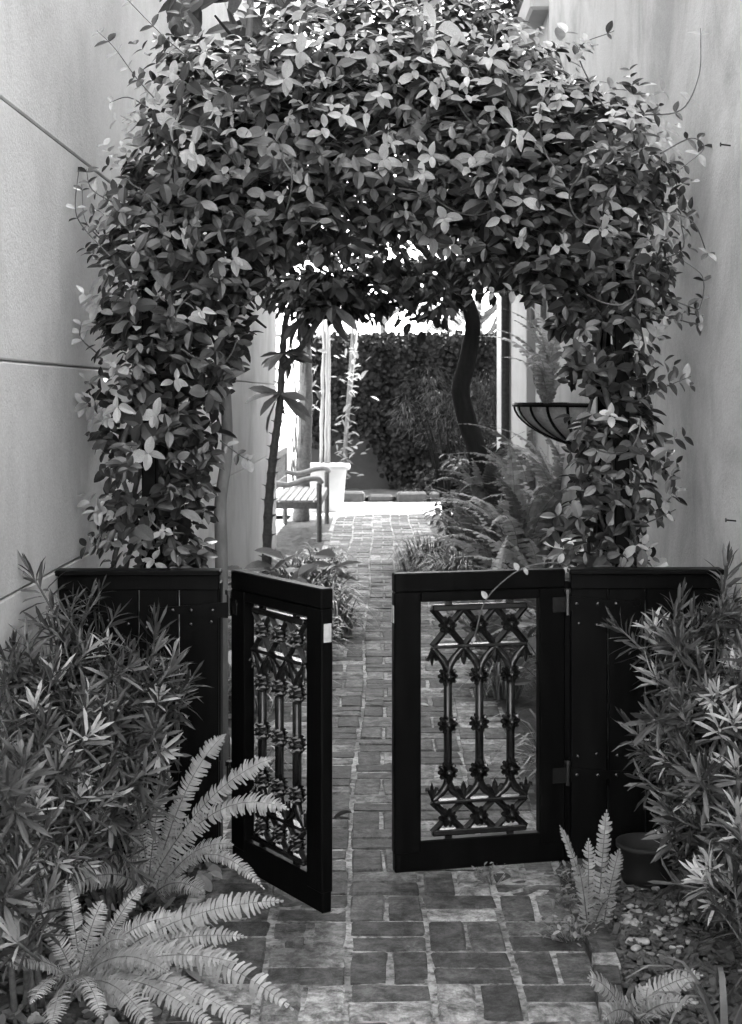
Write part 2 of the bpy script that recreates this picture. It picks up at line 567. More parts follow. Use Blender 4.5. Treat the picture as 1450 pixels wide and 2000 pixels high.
# --- building on the right
off = Vector((XR + 0.3, 6, 0))
rb = empty('house', off)
tag(rb, 'weathered streaky stucco house wall with nails behind slatted-basket fern', 'house')
rb['label'] = 'weathered stucco house wall with dark rain streaks and a few nails'
HR = 9.2
RY1 = 9.6
mb = MB(); mb.box(Vector((XR + 2.5, (Y0 + RY1) / 2, HR / 2 - 0.05)) - off, (5.0, RY1 - Y0, HR + 0.1), None, 0.01)
mb.build('wall', M_stucco_r, rb)
mb = MB(); mb.box(Vector((XR + 2.35, (Y0 + RY1) / 2, HR + 0.09)) - off, (5.2, RY1 - Y0 + 0.3, 0.14))
mb.build('cornice', M_stucco_r, rb)
mb = MB(); mb.box(Vector((4.7, 15.5, 5.4)) - off, (5.0, 11.6, 11.0))  # unseen wing, added to keep direct sun off the path and bench
mb.build('added_shade_wing', M_stucco_r, rb)
for (px, py, d) in ((1430, 285, 4.60), (1440, 1018, 4.53), (1366, 615, 5.07), (1268, 1095, 5.98)):
    p = at(px, py, d); p.x = XR - 0.012
    mb = MB()
    mb.tube([p - off + Vector((0.02, 0.0, 0)), p - off + Vector((-0.02, -0.004, 0.004))], 0.003, 6)
    mb.tube([p - off + Vector((-0.02, -0.004, 0.004)), p - off + Vector((-0.023, -0.004, 0.004))], 0.007, 8)
    mb.build('nail', M_iron, rb)

# porch behind it: pilasters, dark openings, a window
off = Vector((XR + 0.4, 11.4, 0))
pc = empty('porch', off)
tag(pc, 'pale side porch with boxed pilasters and dark gaps beyond the hanging basket', 'porch')
HP = 4.15
for (ya, yb, proud) in ((9.68, 10.42, 0.0), (10.86, 12.2, 0.02), (12.36, 13.3, 0.05)):
    mb = MB(); mb.box(Vector((XR + 0.2 - proud, (ya + yb) / 2, HP / 2)) - off, (0.4, yb - ya, HP), None, 0.012)
    pl = mb.build('pilaster', M_porch, pc)
    mb = MB(); mb.box(Vector((XR + 0.2 - proud, (ya + yb) / 2, 0.15)) - off, (0.46, yb - ya + 0.03, 0.3), None, 0.012)
    mb.build('plinth', M_porch, pl)
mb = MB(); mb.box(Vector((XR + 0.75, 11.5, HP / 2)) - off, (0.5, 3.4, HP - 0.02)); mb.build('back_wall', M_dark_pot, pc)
mb = MB(); mb.box(Vector((XR + 0.25, 11.5, HP + 0.1)) - off, (0.75, 3.8, 0.2), None, 0.02); mb.build('roof_beam', M_porch, pc)
mb = MB()
for (c, s) in (((XR - 0.022, 10.38, 2.6), (0.03, 0.04, 1.1)), ((XR - 0.022, 9.75, 2.6), (0.03, 0.04, 1.1)), ((XR - 0.022, 10.06, 2.06), (0.03, 0.68, 0.05)), ((XR - 0.022, 10.06, 3.17), (0.03, 0.68, 0.05))):
    mb.box(Vector(c) - off, s)
wf = mb.build('window_frame', M_bark_mid, pc)
mb = MB(); mb.box(Vector((XR - 0.008, 10.06, 2.61)) - off, (0.012, 0.58, 1.05)); mb.build('pane', M_porch, wf)
mb = MB(); mb.tube([Vector((XR - 0.06, 12.28, 0)) - off, Vector((XR - 0.06, 12.28, HP)) - off], 0.035, 10)
mb.build('drainpipe', M_bark_mid, pc)

# --- wall at the end of the garden, with its mat of creeper
off = Vector((1.5, 22.5, 0))
fw = empty('garden_wall', off)
tag(fw, 'shaded grey stucco garden wall half hidden under creeper', 'wall')
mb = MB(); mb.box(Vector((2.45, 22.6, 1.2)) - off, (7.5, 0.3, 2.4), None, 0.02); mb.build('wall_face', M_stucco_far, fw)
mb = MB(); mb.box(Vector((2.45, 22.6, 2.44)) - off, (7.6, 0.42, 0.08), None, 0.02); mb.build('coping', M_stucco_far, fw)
ivy = empty('wall_creeper', (0.6, 22.4, 0))
tag(ivy, 'thick dark creeper matted over the far garden wall', 'creeper')
mb = MB()
def ivy_lower(px):
    for (a, ya), (b, yb) in zip([(590, 860), (640, 850), (690, 820), (720, 850), (745, 905), (770, 935), (800, 950), (1100, 955)][:-1], [(640, 850), (690, 820), (720, 850), (745, 905), (770, 935), (800, 950), (1100, 955)]):
        if a <= px <= b: return ya + (yb - ya) * (px - a) / (b - a)
    return 955
cnt = 0
while cnt < 10500:
    px, py = rnd(592, 1060), rnd(650, 958)
    lim = ivy_lower(px) + random.gauss(0, 14)
    if py > lim: continue
    if px > 745 and py > 700 and random.random() < 0.15: continue
    p = at(px, py, 22.36 - abs(random.gauss(0, 0.07)) - 0.10 * math.sin(px * 0.05) ** 2)
    n = Vector((rnd(-0.6, 0.6), -1, rnd(0.1, 1.0)))
    dn = Vector((rnd(-1, 1), rnd(-0.5, 0.1), rnd(-1, 0.3)))
    mb.rv = random.random() + 0.001
    add_leaf(mb, random.choice(LEAF_SHAPES), p - Vector((0.6, 22.4, 0)), dn, n, rnd(0.05, 0.10), 1.5)
    cnt += 1
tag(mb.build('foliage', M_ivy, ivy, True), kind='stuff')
mb = MB()
for k in range(14):
    px = rnd(760, 1000)
    pts = [at(px, 955, 22.38)]
    x, y = px, 955
    for q in range(7):
        x += rnd(-14, 14); y -= rnd(20, 44); pts.append(at(x, y, 22.38))
    mb.tube([p - Vector((0.6, 22.4, 0)) for p in pts], 0.012, 5)
mb.build('stem', M_stem, ivy)

# kerb stones of the far bed
kb = empty('stone_kerb', (0.3, 20.63, 0))
tag(kb, 'low kerb of rough stones edging the bed under the creeper wall', 'kerb')
x = -1.4
while x < 3.2:
    w = rnd(0.22, 0.5)
    mb = MB(); mb.box(Vector((x + w / 2 - 0.3, 0, rnd(0.03, 0.07))), (w - rnd(0.02, 0.08), rnd(0.10, 0.16), rnd(0.10, 0.2)), Matrix.Rotation(rnd(-0.2, 0.2), 3, 'Z'), 0.03)
    mb.build('kerb_block', M_stone, kb); x += w

# ================================================================== FENCE AND GATES
def fence(x0, x1, y, label, hinges, flip):
    """boarded panel between wall and gate"""
    ox = (x0 + x1) / 2
    t = empty('fence_panel', (ox, y, 0))
    tag(t, label, 'fence')
    w = x1 - x0
    nb = 4
    bw_ = w / nb
    for k in range(nb):
        mb = MB(); mb.box((x0 - ox + bw_ * (k + 0.5), 0, 0.465), (bw_ - 0.004, 0.022, 0.90), None, 0.003)
        bd = mb.build('board', M_black, t)
        for z in (0.80, 0.36):
            for s in (-0.25, 0.25):
                mb = MB()
                mb.lathe([(0.0065, 0), (0.0055, 0.003), (0.0, 0.005)], 8, (x0 - ox + bw_ * (k + 0.5 + s) + rnd(-0.008, 0.008), -0.0112, z + rnd(-0.015, 0.015)), Matrix.Rotation(R(90), 3, 'X'))
                mb.build('nail_head', M_iron, bd)
    for z, hh in ((0.935, 0.05),):
        mb = MB(); mb.box((0, 0, z), (w, 0.04, hh), None, 0.003); mb.build('top_rail', M_black, t)
    mb = MB(); mb.box((0, -0.004, 0.968), (w + 0.012, 0.075, 0.018), None, 0.004); mb.build('cap', M_black, t)
    mb = MB(); mb.box((0, 0.034, 0.30), (w, 0.04, 0.09), None, 0.003); mb.build('back_rail', M_black, t)
    mb = MB(); mb.box(((-w / 2 + 0.01) if flip else (w / 2 - 0.035), 0.068, 0.465), (0.085 if flip else 0.07, 0.08, 0.93), None, 0.004); mb.build('post', M_black, t)
    for z in hinges:                                    # long tapered strap, round eye at its end
        e = -w / 2 if flip else w / 2
        s = 1 if flip else -1
        mb = MB()
        L = 0.21
        vs = []
        for yy in (-0.013, -0.019):
            vs += [(e - s * 0.03, yy, z - 0.026), (e - s * 0.03, yy, z + 0.026), (e + s * L, yy, z + 0.007), (e + s * L, yy, z - 0.007)]
        fs = [(0, 1, 2, 3), (7, 6, 5, 4), (0, 4, 5, 1), (1, 5, 6, 2), (2, 6, 7, 3), (3, 7, 4, 0)]
        mb.add(vs, fs)
        mb.lathe([(0.017, 0), (0.017, 0.006), (0.008, 0.006), (0.008, 0)], 14, (e + s * (L + 0.012), -0.013, z), Matrix.Rotation(R(90), 3, 'X'))
        st = mb.build('strap_hinge', M_black, t)
        for q in (0.02, 0.09, 0.15):
            mb = MB(); mb.lathe([(0.007, 0), (0.006, 0.004), (0, 0.006)], 8, (e + s * q, -0.0195, z), Matrix.Rotation(R(90), 3, 'X'))
            mb.build('bolt', M_iron, st)
    return t

fence(XL + 0.004, -0.530, 4.66, 'black boarded fence panel between scored wall and the swung-open gate', (0.845,), False)
fence(0.622, 1.118, 4.69, 'black boarded fence panel with two strap hinges beside streaky wall', (0.862, 0.30), True)

def rosette(r=0.030):
    mb = MB()
    n = 10
    for k in range(n):
        a = 2 * math.pi * k / n
        u = Vector((math.cos(a), 0, math.sin(a))); s = Vector((-math.sin(a), 0, math.cos(a)))
        for f in (-1, 1):
            y = Vector((0, f, 0))
            p = [u * r * 0.25 + y * 0.007, u * r * 0.7 + s * r * 0.24 + y * 0.007, u * r * 0.7 - s * r * 0.24 + y * 0.007, u * r * 1.02 + s * r * 0.13 + y * 0.004, u * r * 1.02 - s * r * 0.13 + y * 0.004, u * r * 0.72 + y * 0.021]
            mb.add(p, [(0, 1, 5), (1, 3, 5), (3, 4, 5), (4, 2, 5), (2, 0, 5)] if f < 0 else [(5, 1, 0), (5, 3, 1), (5, 4, 3), (5, 2, 4), (5, 0, 2)])
    for f in (-1, 1):
        mb.lathe([(r * 0.34, 0.006), (r * 0.30, 0.018), (r * 0.16, 0.023), (0, 0.025)], 10, (0, 0, 0), Matrix.Rotation(R(90 * f), 3, 'X'))
    mb.lathe([(r * 0.75, -0.004), (r * 0.75, 0.004)], 12, (0, 0, 0), Matrix.Rotation(R(90), 3, 'X'))
    return mb.mesh('rosette', M_iron)
ROS = rosette()

def fleur():
    mb = MB()
    def blade(pts, w):
        for f in (-1, 1):
            n = len(pts)
            vs, fs = [], []
            for i, (x, z) in enumerate(pts):
                t = i / (n - 1)
                ww = w * (math.sin(math.pi * (0.12 + 0.86 * t)))
                dx, dz = (pts[min(i + 1, n - 1)][0] - pts[max(i - 1, 0)][0], pts[min(i + 1, n - 1)][1] - pts[max(i - 1, 0)][1])
                l = math.hypot(dx, dz) or 1
                nx, nz = -dz / l, dx / l
                vs += [(x + nx * ww, f * 0.003, z + nz * ww), (x, f * 0.009, z), (x - nx * ww, f * 0.003, z - nz * ww)]
            for i in range(n - 1):
                a = 3 * i
                q = [(a, a + 1, a + 4, a + 3), (a + 1, a + 2, a + 5, a + 4)]
                fs += q if f < 0 else [x[::-1] for x in q]
            mb.add(vs, fs)
    blade([(0, 0), (0, 0.015), (0, 0.03), (0, 0.045), (0, 0.056)], 0.010)
    for s in (-1, 1):
        blade([(s * 0.003, 0.004), (s * 0.012, 0.022), (s * 0.022, 0.036), (s * 0.031, 0.036), (s * 0.033, 0.027)], 0.0065)
    return mb.mesh('fleur_finial', M_iron)
FLEUR = fleur()

def gate(hinge, free, label, hinge_side):
    h, f = Vector(hinge), Vector(free)
    W = (f - h).length
    t = empty('garden_gate', (h.x, h.y, 0), math.atan2(f.y - h.y, f.x - h.x))
    tag(t, label, 'gate', 'pair of garden gates')
    sw, T = 0.088, 0.042
    mb = MB(); mb.box((W / 2, 0, 0.9455), (W, T, 0.061), None, 0.004); mb.build('top_rail', M_black, t)
    mb = MB(); mb.box((W / 2, 0, 0.8985), (W - 2 * sw, T - 0.006, 0.033), None, 0.003); mb.build('rail_moulding', M_black, t)
    mb = MB(); mb.box((W / 2, 0, 0.066), (W - 0.004, T - 0.008, 0.098), None, 0.004); mb.build('bottom_rail', M_black, t)
    stiles = []
    for x in (sw / 2, W - sw / 2):
        mb = MB(); mb.box((x, 0, 0.4955), (sw, T - 0.002, 0.839), None, 0.004); stiles.append(mb.build('stile', M_black, t))
    mb = MB(); mb.box((W + 0.0005, 0, 0.845), (0.003, 0.026, 0.055)); mb.build('latch_plate', M_steel, t)
    # iron grille
    c = W / 2
    p = 0.106
    xs = [c - p, c, c + p]
    e0, e1 = c - 1.5 * p, c + 1.5 * p
    gz0, gz1 = 0.125, 0.868
    def bar(a, b, w=0.013, th=0.014):
        a, b = Vector((a[0], 0, a[1])), Vector((b[0], 0, b[1]))
        d = b - a
        M = Matrix.Rotation(-math.atan2(d.z, d.x), 3, 'Y')
        # ridged bar: diamond section, chamfered like a casting
        l = d.length / 2
        vs = []
        for x in (-l, l):
            vs += [(x, -th / 2, 0), (x, 0, -w / 2), (x, th / 2, 0), (x, 0, w / 2)]
        fs = [(0, 1, 5, 4), (1, 2, 6, 5), (2, 3, 7, 6), (3, 0, 4, 7), (3, 2, 1, 0), (4, 5, 6, 7)]
        g.add([M @ Vector(q) + (a + b) / 2 for q in vs], fs)
    z_a, z_b = 0.735, 0.233          # inner cross bars
    lat = []
    for nm, zo, zi in (('upper_lattice', gz1, z_a), ('lower_lattice', gz0, z_b)):
        g = MB()
        sg = 1 if zo > zi else -1
        g.box((c, 0, zo - sg * 0.008), (e1 - e0, 0.024, 0.020), None, 0.004)
        g.box((c, 0, zi), (e1 - e0, 0.034, 0.011), None, 0.003)
        for x in xs:
            for s_ in (-1, 1):
                bar((x - s_ * p / 2, zo - sg * 0.01), (x + s_ * p / 2, zi), 0.022, 0.022)
        for x in (e0 + 0.055, e1 - 0.055):       # lugs that fix the panel to the frame
            g.box((x, 0, zo + sg * 0.005), (0.022, 0.014, 0.020))
        lat.append(g.build(nm, M_iron, t))
        for x in xs:
            link('rosette', ROS, lat[-1], Matrix.Translation((x, 0, (zo + zi) / 2)))
    for x in xs:
        b = MB()
        b.tube([(x, 0, z_b + 0.055), (x, 0, z_a - 0.075)], 0.0140, 12)
        for s in (-1, 1):           # splayed curved feet, top and bottom
            b.tube(spline([(x, 0, z_a - 0.09), (x + s * 0.008, 0, z_a - 0.06), (x + s * 0.030, 0, z_a - 0.028), (x + s * p / 2, 0, z_a - 0.002)], 3), [0.0135] * 6 + [0.010] * 4, 8)
            b.tube(spline([(x, 0, z_b + 0.07), (x + s * 0.008, 0, z_b + 0.045), (x + s * 0.030, 0, z_b + 0.02), (x + s * p / 2, 0, z_b + 0.002)], 3), [0.0135] * 6 + [0.010] * 4, 8)
        bo = b.build('baluster', M_iron, t, True)
        for z in (0.637, 0.482, 0.328):
            link('rosette', ROS, bo, Matrix.Translation((x, 0, z)) @ Matrix.Rotation(rnd(-0.1, 0.1), 4, 'Y') @ Matrix.Scale(1.08, 4))
    for k in range(4):
        x = e0 + k * p
        sc = Matrix.Scale(1.0, 4) if k in (1, 2) else Matrix.Scale(0.62, 4, (1, 0, 0))
        link('fleur_finial', FLEUR, lat[1], Matrix.Translation((x, 0, z_b + 0.006)) @ sc)
        link('fleur_finial', FLEUR, lat[0], Matrix.Translation((x, 0, z_a - 0.006)) @ Matrix.Rotation(math.pi, 4, 'Y') @ sc)
    # hinge knuckles on the hanging stile
    for z in (0.86, 0.30):
        mb = MB()
        sy = -1 if hinge_side else 1
        mb.tube([(-0.008, sy * 0.020, z - 0.035), (-0.008, sy * 0.020, z + 0.035)], 0.010, 10)
        mb.tube([(-0.008, sy * 0.020, z + 0.035), (-0.008, sy * 0.020, z + 0.05)], 0.015, 10)
        mb.box((0.02, sy * 0.0225, z), (0.05, 0.004, 0.05))
        mb.build('hinge_knuckle', M_iron, stiles[0])
    return t

gate((-0.475, 4.66), (-0.159, 4.20), 'black timber gate swung open towards the street, iron grille seen edge-on', True)
gate((0.600, 4.69), (0.038, 4.565), 'black timber gate standing almost shut, iron grille with rosettes seen face-on', False)

# ================================================================== ARBOR AND VINE
ab = empty('garden_arbor', (0.06, 5.1, 0))
tag(ab, 'dark iron arbor frame swallowed by the arching vine', 'arbor')
AO = Vector((0.06, 5.1, 0))
for y in (4.92, 5.32):
    for x in (-0.80, 0.83):
        mb = MB(); mb.box(Vector((x, y, 0.95)) - AO, (0.05, 0.05, 1.95), None, 0.004); mb.build('post', M_black, ab)
    mb = MB()
    mb.tube([Vector((0.015 - 0.815 * math.cos(a), y, 1.9 + 0.72 * math.sin(a))) - AO for a in [math.pi * k / 18 for k in range(19)]], 0.02, 8)
    mb.build('hoop', M_black, ab)
for k in range(9):
    a = math.pi * k / 8
    p = Vector((0.015 - 0.815 * math.cos(a), 5.12, 1.9 + 0.72 * math.sin(a))) - AO
    mb = MB(); mb.tube([p - Vector((0, 0.2, 0)), p + Vector((0, 0.2, 0))], 0.010, 6); mb.build('rung', M_black, ab)

OUT = [(220, 1112), (200, 1000), (212, 900), (190, 780), (202, 650), (198, 540), (222, 450), (245, 350), (280, 280), (300, 190), (340, 110), (420, 80), (520, 62), (600, 30), (700, 5), (800, 15), (900, 10), (1000, 50), (1080, 100), (1150, 170), (1240, 205), (1290, 280), (1305, 370), (1295, 470), (1310, 560), (1250, 640), (1295, 700), (1250, 780), (1290, 870), (1250, 930), (1295, 1000), (1225, 1060), (1240, 1112)]
INN = [(402, 1112), (392, 980), (402, 860), (425, 760), (462, 690), (462, 620), (505, 580), (520, 520), (590, 490), (690, 480), (740, 445), (800, 455), (880, 475), (960, 505), (1020, 560), (1090, 610), (1115, 700), (1125, 800), (1135, 900), (1095, 1010), (1080, 1060), (1105, 1112)]
def inside(poly, x, y):
    c = False
    n = len(poly)
    j = n - 1
    for i in range(n):
        xi, yi = poly[i]; xj, yj = poly[j]
        if (yi > y) != (yj > y) and x < (xj - xi) * (y - yi) / (yj - yi) + xi: c = not c
        j = i
    return c
def edge_dist(poly, x, y):
    best = (1e9, (0, 0))
    for (ax, ay), (bx, by) in zip(poly[:-1], poly[1:]):
        dx, dy = bx - ax, by - ay
        t = max(0, min(1, ((x - ax) * dx + (y - ay) * dy) / (dx * dx + dy * dy)))
        qx, qy = ax + t * dx, ay + t * dy
        dd = math.hypot(x - qx, y - qy)
        if dd < best[0]: best = (dd, (x - qx, y - qy))
    return best
VC = Vector((0.06, 5.1, 0))
vine = empty('climbing_vine', VC)
tag(vine, 'glossy climbing vine arching over the gateway with pale young leaves and a top coloured paler as if skylit', 'vine')
leaves = []     # (pos, dir, normal, length, kind, shape, frontness)
def vine_point():
    while True:
        px, py = rnd(150, 1350), rnd(-10, 1118)
        if not inside(OUT, px, py) or inside(INN, px, py): continue
        # bare patches in the columns
        if py > 560 and math.sin(px * 0.041 + 2.1 * math.sin(py * 0.019)) + math.sin(py * 0.052 + 1.6 * math.sin(px * 0.023)) < -1.02: continue
        if py > 640:
            dens = 0.80 if px < 745 else 0.62
            if py > 900: dens *= 0.80
            if random.random() > dens: continue
        do, go = edge_dist(OUT, px, py); di, gi = edge_dist(INN, px, py)
        if di < 75 and py < 560 and 540 < px < 1010 and random.random() > 0.25 + di / 110: continue
        if do < 60 and math.sin(px * 0.057 + 1.9 * math.sin(py * 0.031)) + math.sin(py * 0.063 + 1.4 * math.sin(px * 0.037)) < -0.55: continue
        return px, py, do, di, go, gi
def clump(px, py):
    return 0.5 + 0.25 * (math.sin(px * 0.033 + 1.3 * math.sin(py * 0.021)) + math.sin(py * 0.04 + 1.7 * math.sin(px * 0.017)))
def vine_frame(px, py, do, di, go, gi, yo):
    out = Vector((0, -1.0 if yo < 0 else 1.0, 0))
    if do < 110: out += Vector((-go[0], 0, go[1])) / max(1, do) * 1.1 * (1 - do / 110)
    if di < 70: out += Vector((-gi[0], 0, gi[1])) / max(1, di) * 0.5 * (1 - di / 70)
    return out.normalized()
def thickness(e):
    return 0.34 * math.sqrt(max(0.0, 1 - max(0, 1 - e / 120.0) ** 2))
# outermost shoots: whorls of crossed leaf pairs, standing apart from each other
cell = {}
tries = 0
while tries < 9000:
    tries += 1
    px, py, do, di, go, gi = vine_point()
    key = (int(px // 30), int(py // 30))
    if any((px - q[0]) ** 2 + (py - q[1]) ** 2 < 28 ** 2 for a in (-1, 0, 1) for b in (-1, 0, 1) for q in cell.get((key[0] + a, key[1] + b), ())): continue
    cell.setdefault(key, []).append((px, py))
    yo = -thickness(min(do, di)) * (0.80 + 0.5 * clump(px, py)) + random.gauss(0, 0.045)
    p = at(px, py, 5.0); p.y = 5.10 + yo
    out = vine_frame(px, py, do, di, go, gi, -1)
    top = max(0.0, min(1.0, (380 - py) / 300))  # more pale leaves higher up: brightness of open sky put into leaf colour
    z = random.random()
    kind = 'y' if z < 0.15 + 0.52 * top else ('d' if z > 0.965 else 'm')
    sh = (out * 0.8 + Vector((rnd(-0.5, 0.5), 0, rnd(-0.25, 0.75)))).normalized()
    s1 = sh.cross(Vector((rnd(-.4, .4), 0, 1))).normalized()
    s2 = sh.cross(s1).normalized()
    Ls = random.choice((rnd(0.038, 0.06), rnd(0.055, 0.075), rnd(0.065, 0.088))) * (0.85 if kind == 'y' else 1.0)
    npair = random.choice((1, 2, 2, 3)) if kind != 'd' else 2
    for q in range(npair):
        pp = p + sh * (0.022 * q) - s2 * 0.0
        for s in (-1, 1):
            sv = (s1 if q % 2 == 0 else s2) * s
            dr = (sv + sh * rnd(0.05, 0.5) + Vector((0, 0, -rnd(0.0, 0.5))) + rvec(0.12)).normalized()
            nn = (sh * 0.9 + Vector((0, 0, 0.55)) + rvec(0.22)).normalized()
            shp = 2 if (kind == 'y' and random.random() < 0.5) else random.randrange(4)
            leaves.append((pp, dr, nn, Ls * rnd(0.8, 1.12) * (1 - 0.2 * q), kind, shp, True))
    if random.random() < 0.5:
        leaves.append((p + sh * 0.022 * npair, (s2 + sh * 0.6 + rvec(0.3)), sh + rvec(0.2), Ls * 0.6, kind, 2 if kind == 'y' else 0, True))
# looser leaves just under them, then the depth of the arch
for k in range(4300):
    px, py, do, di, go, gi = vine_point()
    th = thickness(min(do, di))
    u = random.random()
    px += random.gauss(0, 6); py += random.gauss(0, 6)
    if u < 0.30: yo = -th * (0.45 + 0.4 * clump(px, py)) + random.gauss(0, 0.03)
    elif u < 0.45: yo = th + random.gauss(0, 0.04)
    else: yo = rnd(-0.55, 1) * th * 0.8
    p = at(px, py, 5.0); p.y = 5.10 + yo
    out = vine_frame(px, py, do, di, go, gi, yo)
    sh = (out * 0.7 + Vector((rnd(-0.7, 0.7), rnd(-0.2, 0.2), rnd(-0.55, 0.6)))).normalized()
    base_n = (out * 0.75 + Vector((0, 0, 0.8)) + rvec(0.28)).normalized()
    side = sh.cross(base_n).normalized()
    Ls = rnd(0.045, 0.078)
    for q in range(random.choice((1, 1, 2))):
        pp = p + sh * (0.03 * q)
        for s in (-1, 1):
            dr = (side * s * rnd(0.7, 1.0) + sh * rnd(0.15, 0.9) + Vector((0, 0, -rnd(0.0, 0.55)))).normalized()
            nn = (base_n + side * s * rnd(-0.1, 0.35) + rvec(0.16)).normalized()
            leaves.append((pp, dr, nn, Ls * rnd(0.8, 1.15) * (1 - 0.15 * q), 'm', random.randrange(4), False))
# short sprays standing out of the outline
for k in range(230):
    i = random.randrange(len(OUT) - 1)
    (ax, ay), (bx, by) = OUT[i], OUT[i + 1]
    t = random.random()
    x0, y0 = ax + (bx - ax) * t, ay + (by - ay) * t
    p = at(x0, y0, 5.0); p.y = 5.1 + rnd(-0.28, 0.15)
    o_ = Vector((by - ay, 0, bx - ax)); o_.normalize()
    g_ = (o_ + Vector((rnd(-0.6, 0.6), rnd(-0.9, 0.2), rnd(-0.1, 0.8)))).normalized()
    if y0 > 500 and random.random() < 0.6: continue
    n_ = random.choice((2, 3, 4))
    kd = 'y' if random.random() < (0.75 if y0 < 300 else 0.35) else 'm'  # upper sprays mostly pale, skylight given as leaf colour
    for q in range(n_):
        pp = p + g_ * (0.035 * q) + Vector((0, 0, -0.002 * q * q))
        if not (XL + 0.03 < pp.x < XR - 0.03): break
        sd_ = g_.cross(rvec(1.0)).normalized()
        for s in (-1, 1):
            leaves.append((pp, sd_ * s + g_ * 0.5, Vector((rnd(-.5, .5), -0.6, 0.9)), rnd(0.04, 0.068) * (1 - 0.12 * q), kd, random.randrange(4), True))
# wandering shoots that leave the mass
TEND = [
    [(300, 190), (265, 150), (225, 95), (190, 60)], [(290, 210), (250, 190), (215, 200)], [(420, 150), (330, 80), (240, -10)],
    [(230, 400), (180, 370), (130, 330)], [(215, 500), (160, 440), (120, 400), (125, 330)], [(200, 470), (150, 430), (100, 360)],
    [(1180, 210), (1130, 100), (1200, 60)], [(1250, 225), (1330, 215), (1365, 150), (1375, 80), (1400, 55)], [(1290, 300), (1350, 270), (1385, 290), (1330, 330)],
    [(1280, 410), (1350, 430), (1380, 490), (1405, 495)], [(1240, 520), (1330, 490), (1330, 430)], [(1250, 600), (1310, 620), (1380, 635), (1449, 632)],
    [(1300, 580), (1350, 600), (1385, 600), (1380, 540), (1320, 500)], [(1230, 790), (1290, 760), (1350, 735)], [(1240, 1030), (1290, 1010), (1320, 995)],
    [(470, 60), (480, 30), (500, -10)], [(360, 60), (352, 20), (370, -15)], [(700, 20), (690, -5), (720, -40)], [(880, 20), (930, -20), (960, -30)],
    [(190, 690), (150, 660), (140, 630)], [(430, 860), (470, 890), (490, 900)], [(520, 560), (470, 600), (440, 570)], [(1030, 560), (990, 570), (900, 575)],
]
for pts in TEND:
    tm = MB()
    d0 = rnd(4.8, 5.0)
    P = []
    for (x, y) in pts:
        q = at(x, y, d0 + rnd(-0.05, 0.05)); q.x = max(XL + 0.03, min(XR - 0.03, q.x)); P.append(q)
    S = spline(P, 6)
    tm.tube([p - VC for p in S], [0.0028 - 0.0016 * i / len(S) for i in range(len(S))], 4)
    tm.build('tendril', M_stem, vine)
    for i in range(2, len(S), 3):
        if random.random() < 0.3: continue
        t = (S[i] - S[i - 1]).normalized()
        sd_ = t.cross(Vector((0, -1, 0.3))).normalized()
        kd = 'y' if random.random() < 0.5 else 'm'
        for s in (-1, 1):
            leaves.append((S[i], (sd_ * s + t * 0.5), Vector((rnd(-.4, .4), -0.7, 0.8)), rnd(0.025, 0.055), kd, random.randrange(4), True))
# the shoot that hangs across the gate
S = spline([(0.62, 4.66, 0.985), (0.55, 4.60, 1.005), (0.44, 4.56, 0.985), (0.335, 4.52, 0.90), (0.30, 4.50, 0.80), (0.285, 4.49, 0.76)], 6)
tm = MB(); tm.tube([p - VC for p in S], 0.0022, 5)
for i, (L, s) in {4: (0.035, 1), 12: (0.03, 1), 11: (0.025, -1), 18: (0.03, 1), 29: (0.02, 1)}.items():
    leaves.append((S[i], Vector((rnd(-.5, .5), -0.3, s * 0.8)), Vector((0.2, -1, 0.2)), L, 'y', 2, True))
tm.build('tendril', M_stem, vine)
MATS = {'m': 0, 'y': 1, 'd': 2}
LM = {}
for k in range(4):
    LM[('m', k)] = leaf_mesh('leaf', LEAF_SHAPES[k], M_vine)
    LM[('y', k)] = leaf_mesh('leaf', LEAF_SHAPES[k], M_vine_young_skylit)
    LM[('d', k)] = leaf_mesh('leaf', DRY_SHAPES[k % 2], M_vine_dry)
score = []
for i, L in enumerate(leaves):
    if L[6]:
        face = abs(L[2].normalized().dot(Vector((0, -1, 0))))
        score.append((L[3] * (0.3 + face) * (1.2 if L[4] != 'm' else 1.0) * (5.0 / L[0].y) ** 5, i))
score.sort(reverse=True)
pick = set(i for _, i in score[:295])
mb = MB()
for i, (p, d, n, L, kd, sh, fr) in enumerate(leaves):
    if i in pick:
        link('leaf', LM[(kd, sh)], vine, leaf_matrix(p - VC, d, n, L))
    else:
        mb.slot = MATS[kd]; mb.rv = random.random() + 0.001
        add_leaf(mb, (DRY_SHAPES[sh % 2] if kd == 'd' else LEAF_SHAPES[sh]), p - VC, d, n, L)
tag(mb.build('foliage', [M_vine, M_vine_young_skylit, M_vine_dry], vine, True), kind='stuff')
for k in range(26):
    while True:
        px, py = rnd(200, 1300), rnd(150, 1000)
        if inside(OUT, px, py) and not inside(INN, px, py): break
    a_ = rnd(0, 6.28); P = []
    for q in range(7):
        do, go = edge_dist(OUT, px, py); di, gi = edge_dist(INN, px, py)
        if not inside(OUT, px, py) or inside(INN, px, py): break
        w_ = at(px, py, 5.0); w_.y = 5.10 - thickness(min(do, di)) * (0.85 + 0.5 * clump(px, py)) - 0.01
        P.append(w_ - VC)
        a_ += random.gauss(0, 0.5); px += 32 * math.cos(a_); py += 32 * math.sin(a_)
    if len(P) > 3:
        mb = MB(); mb.tube(spline(P, 4), 0.0032, 5); mb.build('stem', M_stem, vine, True)
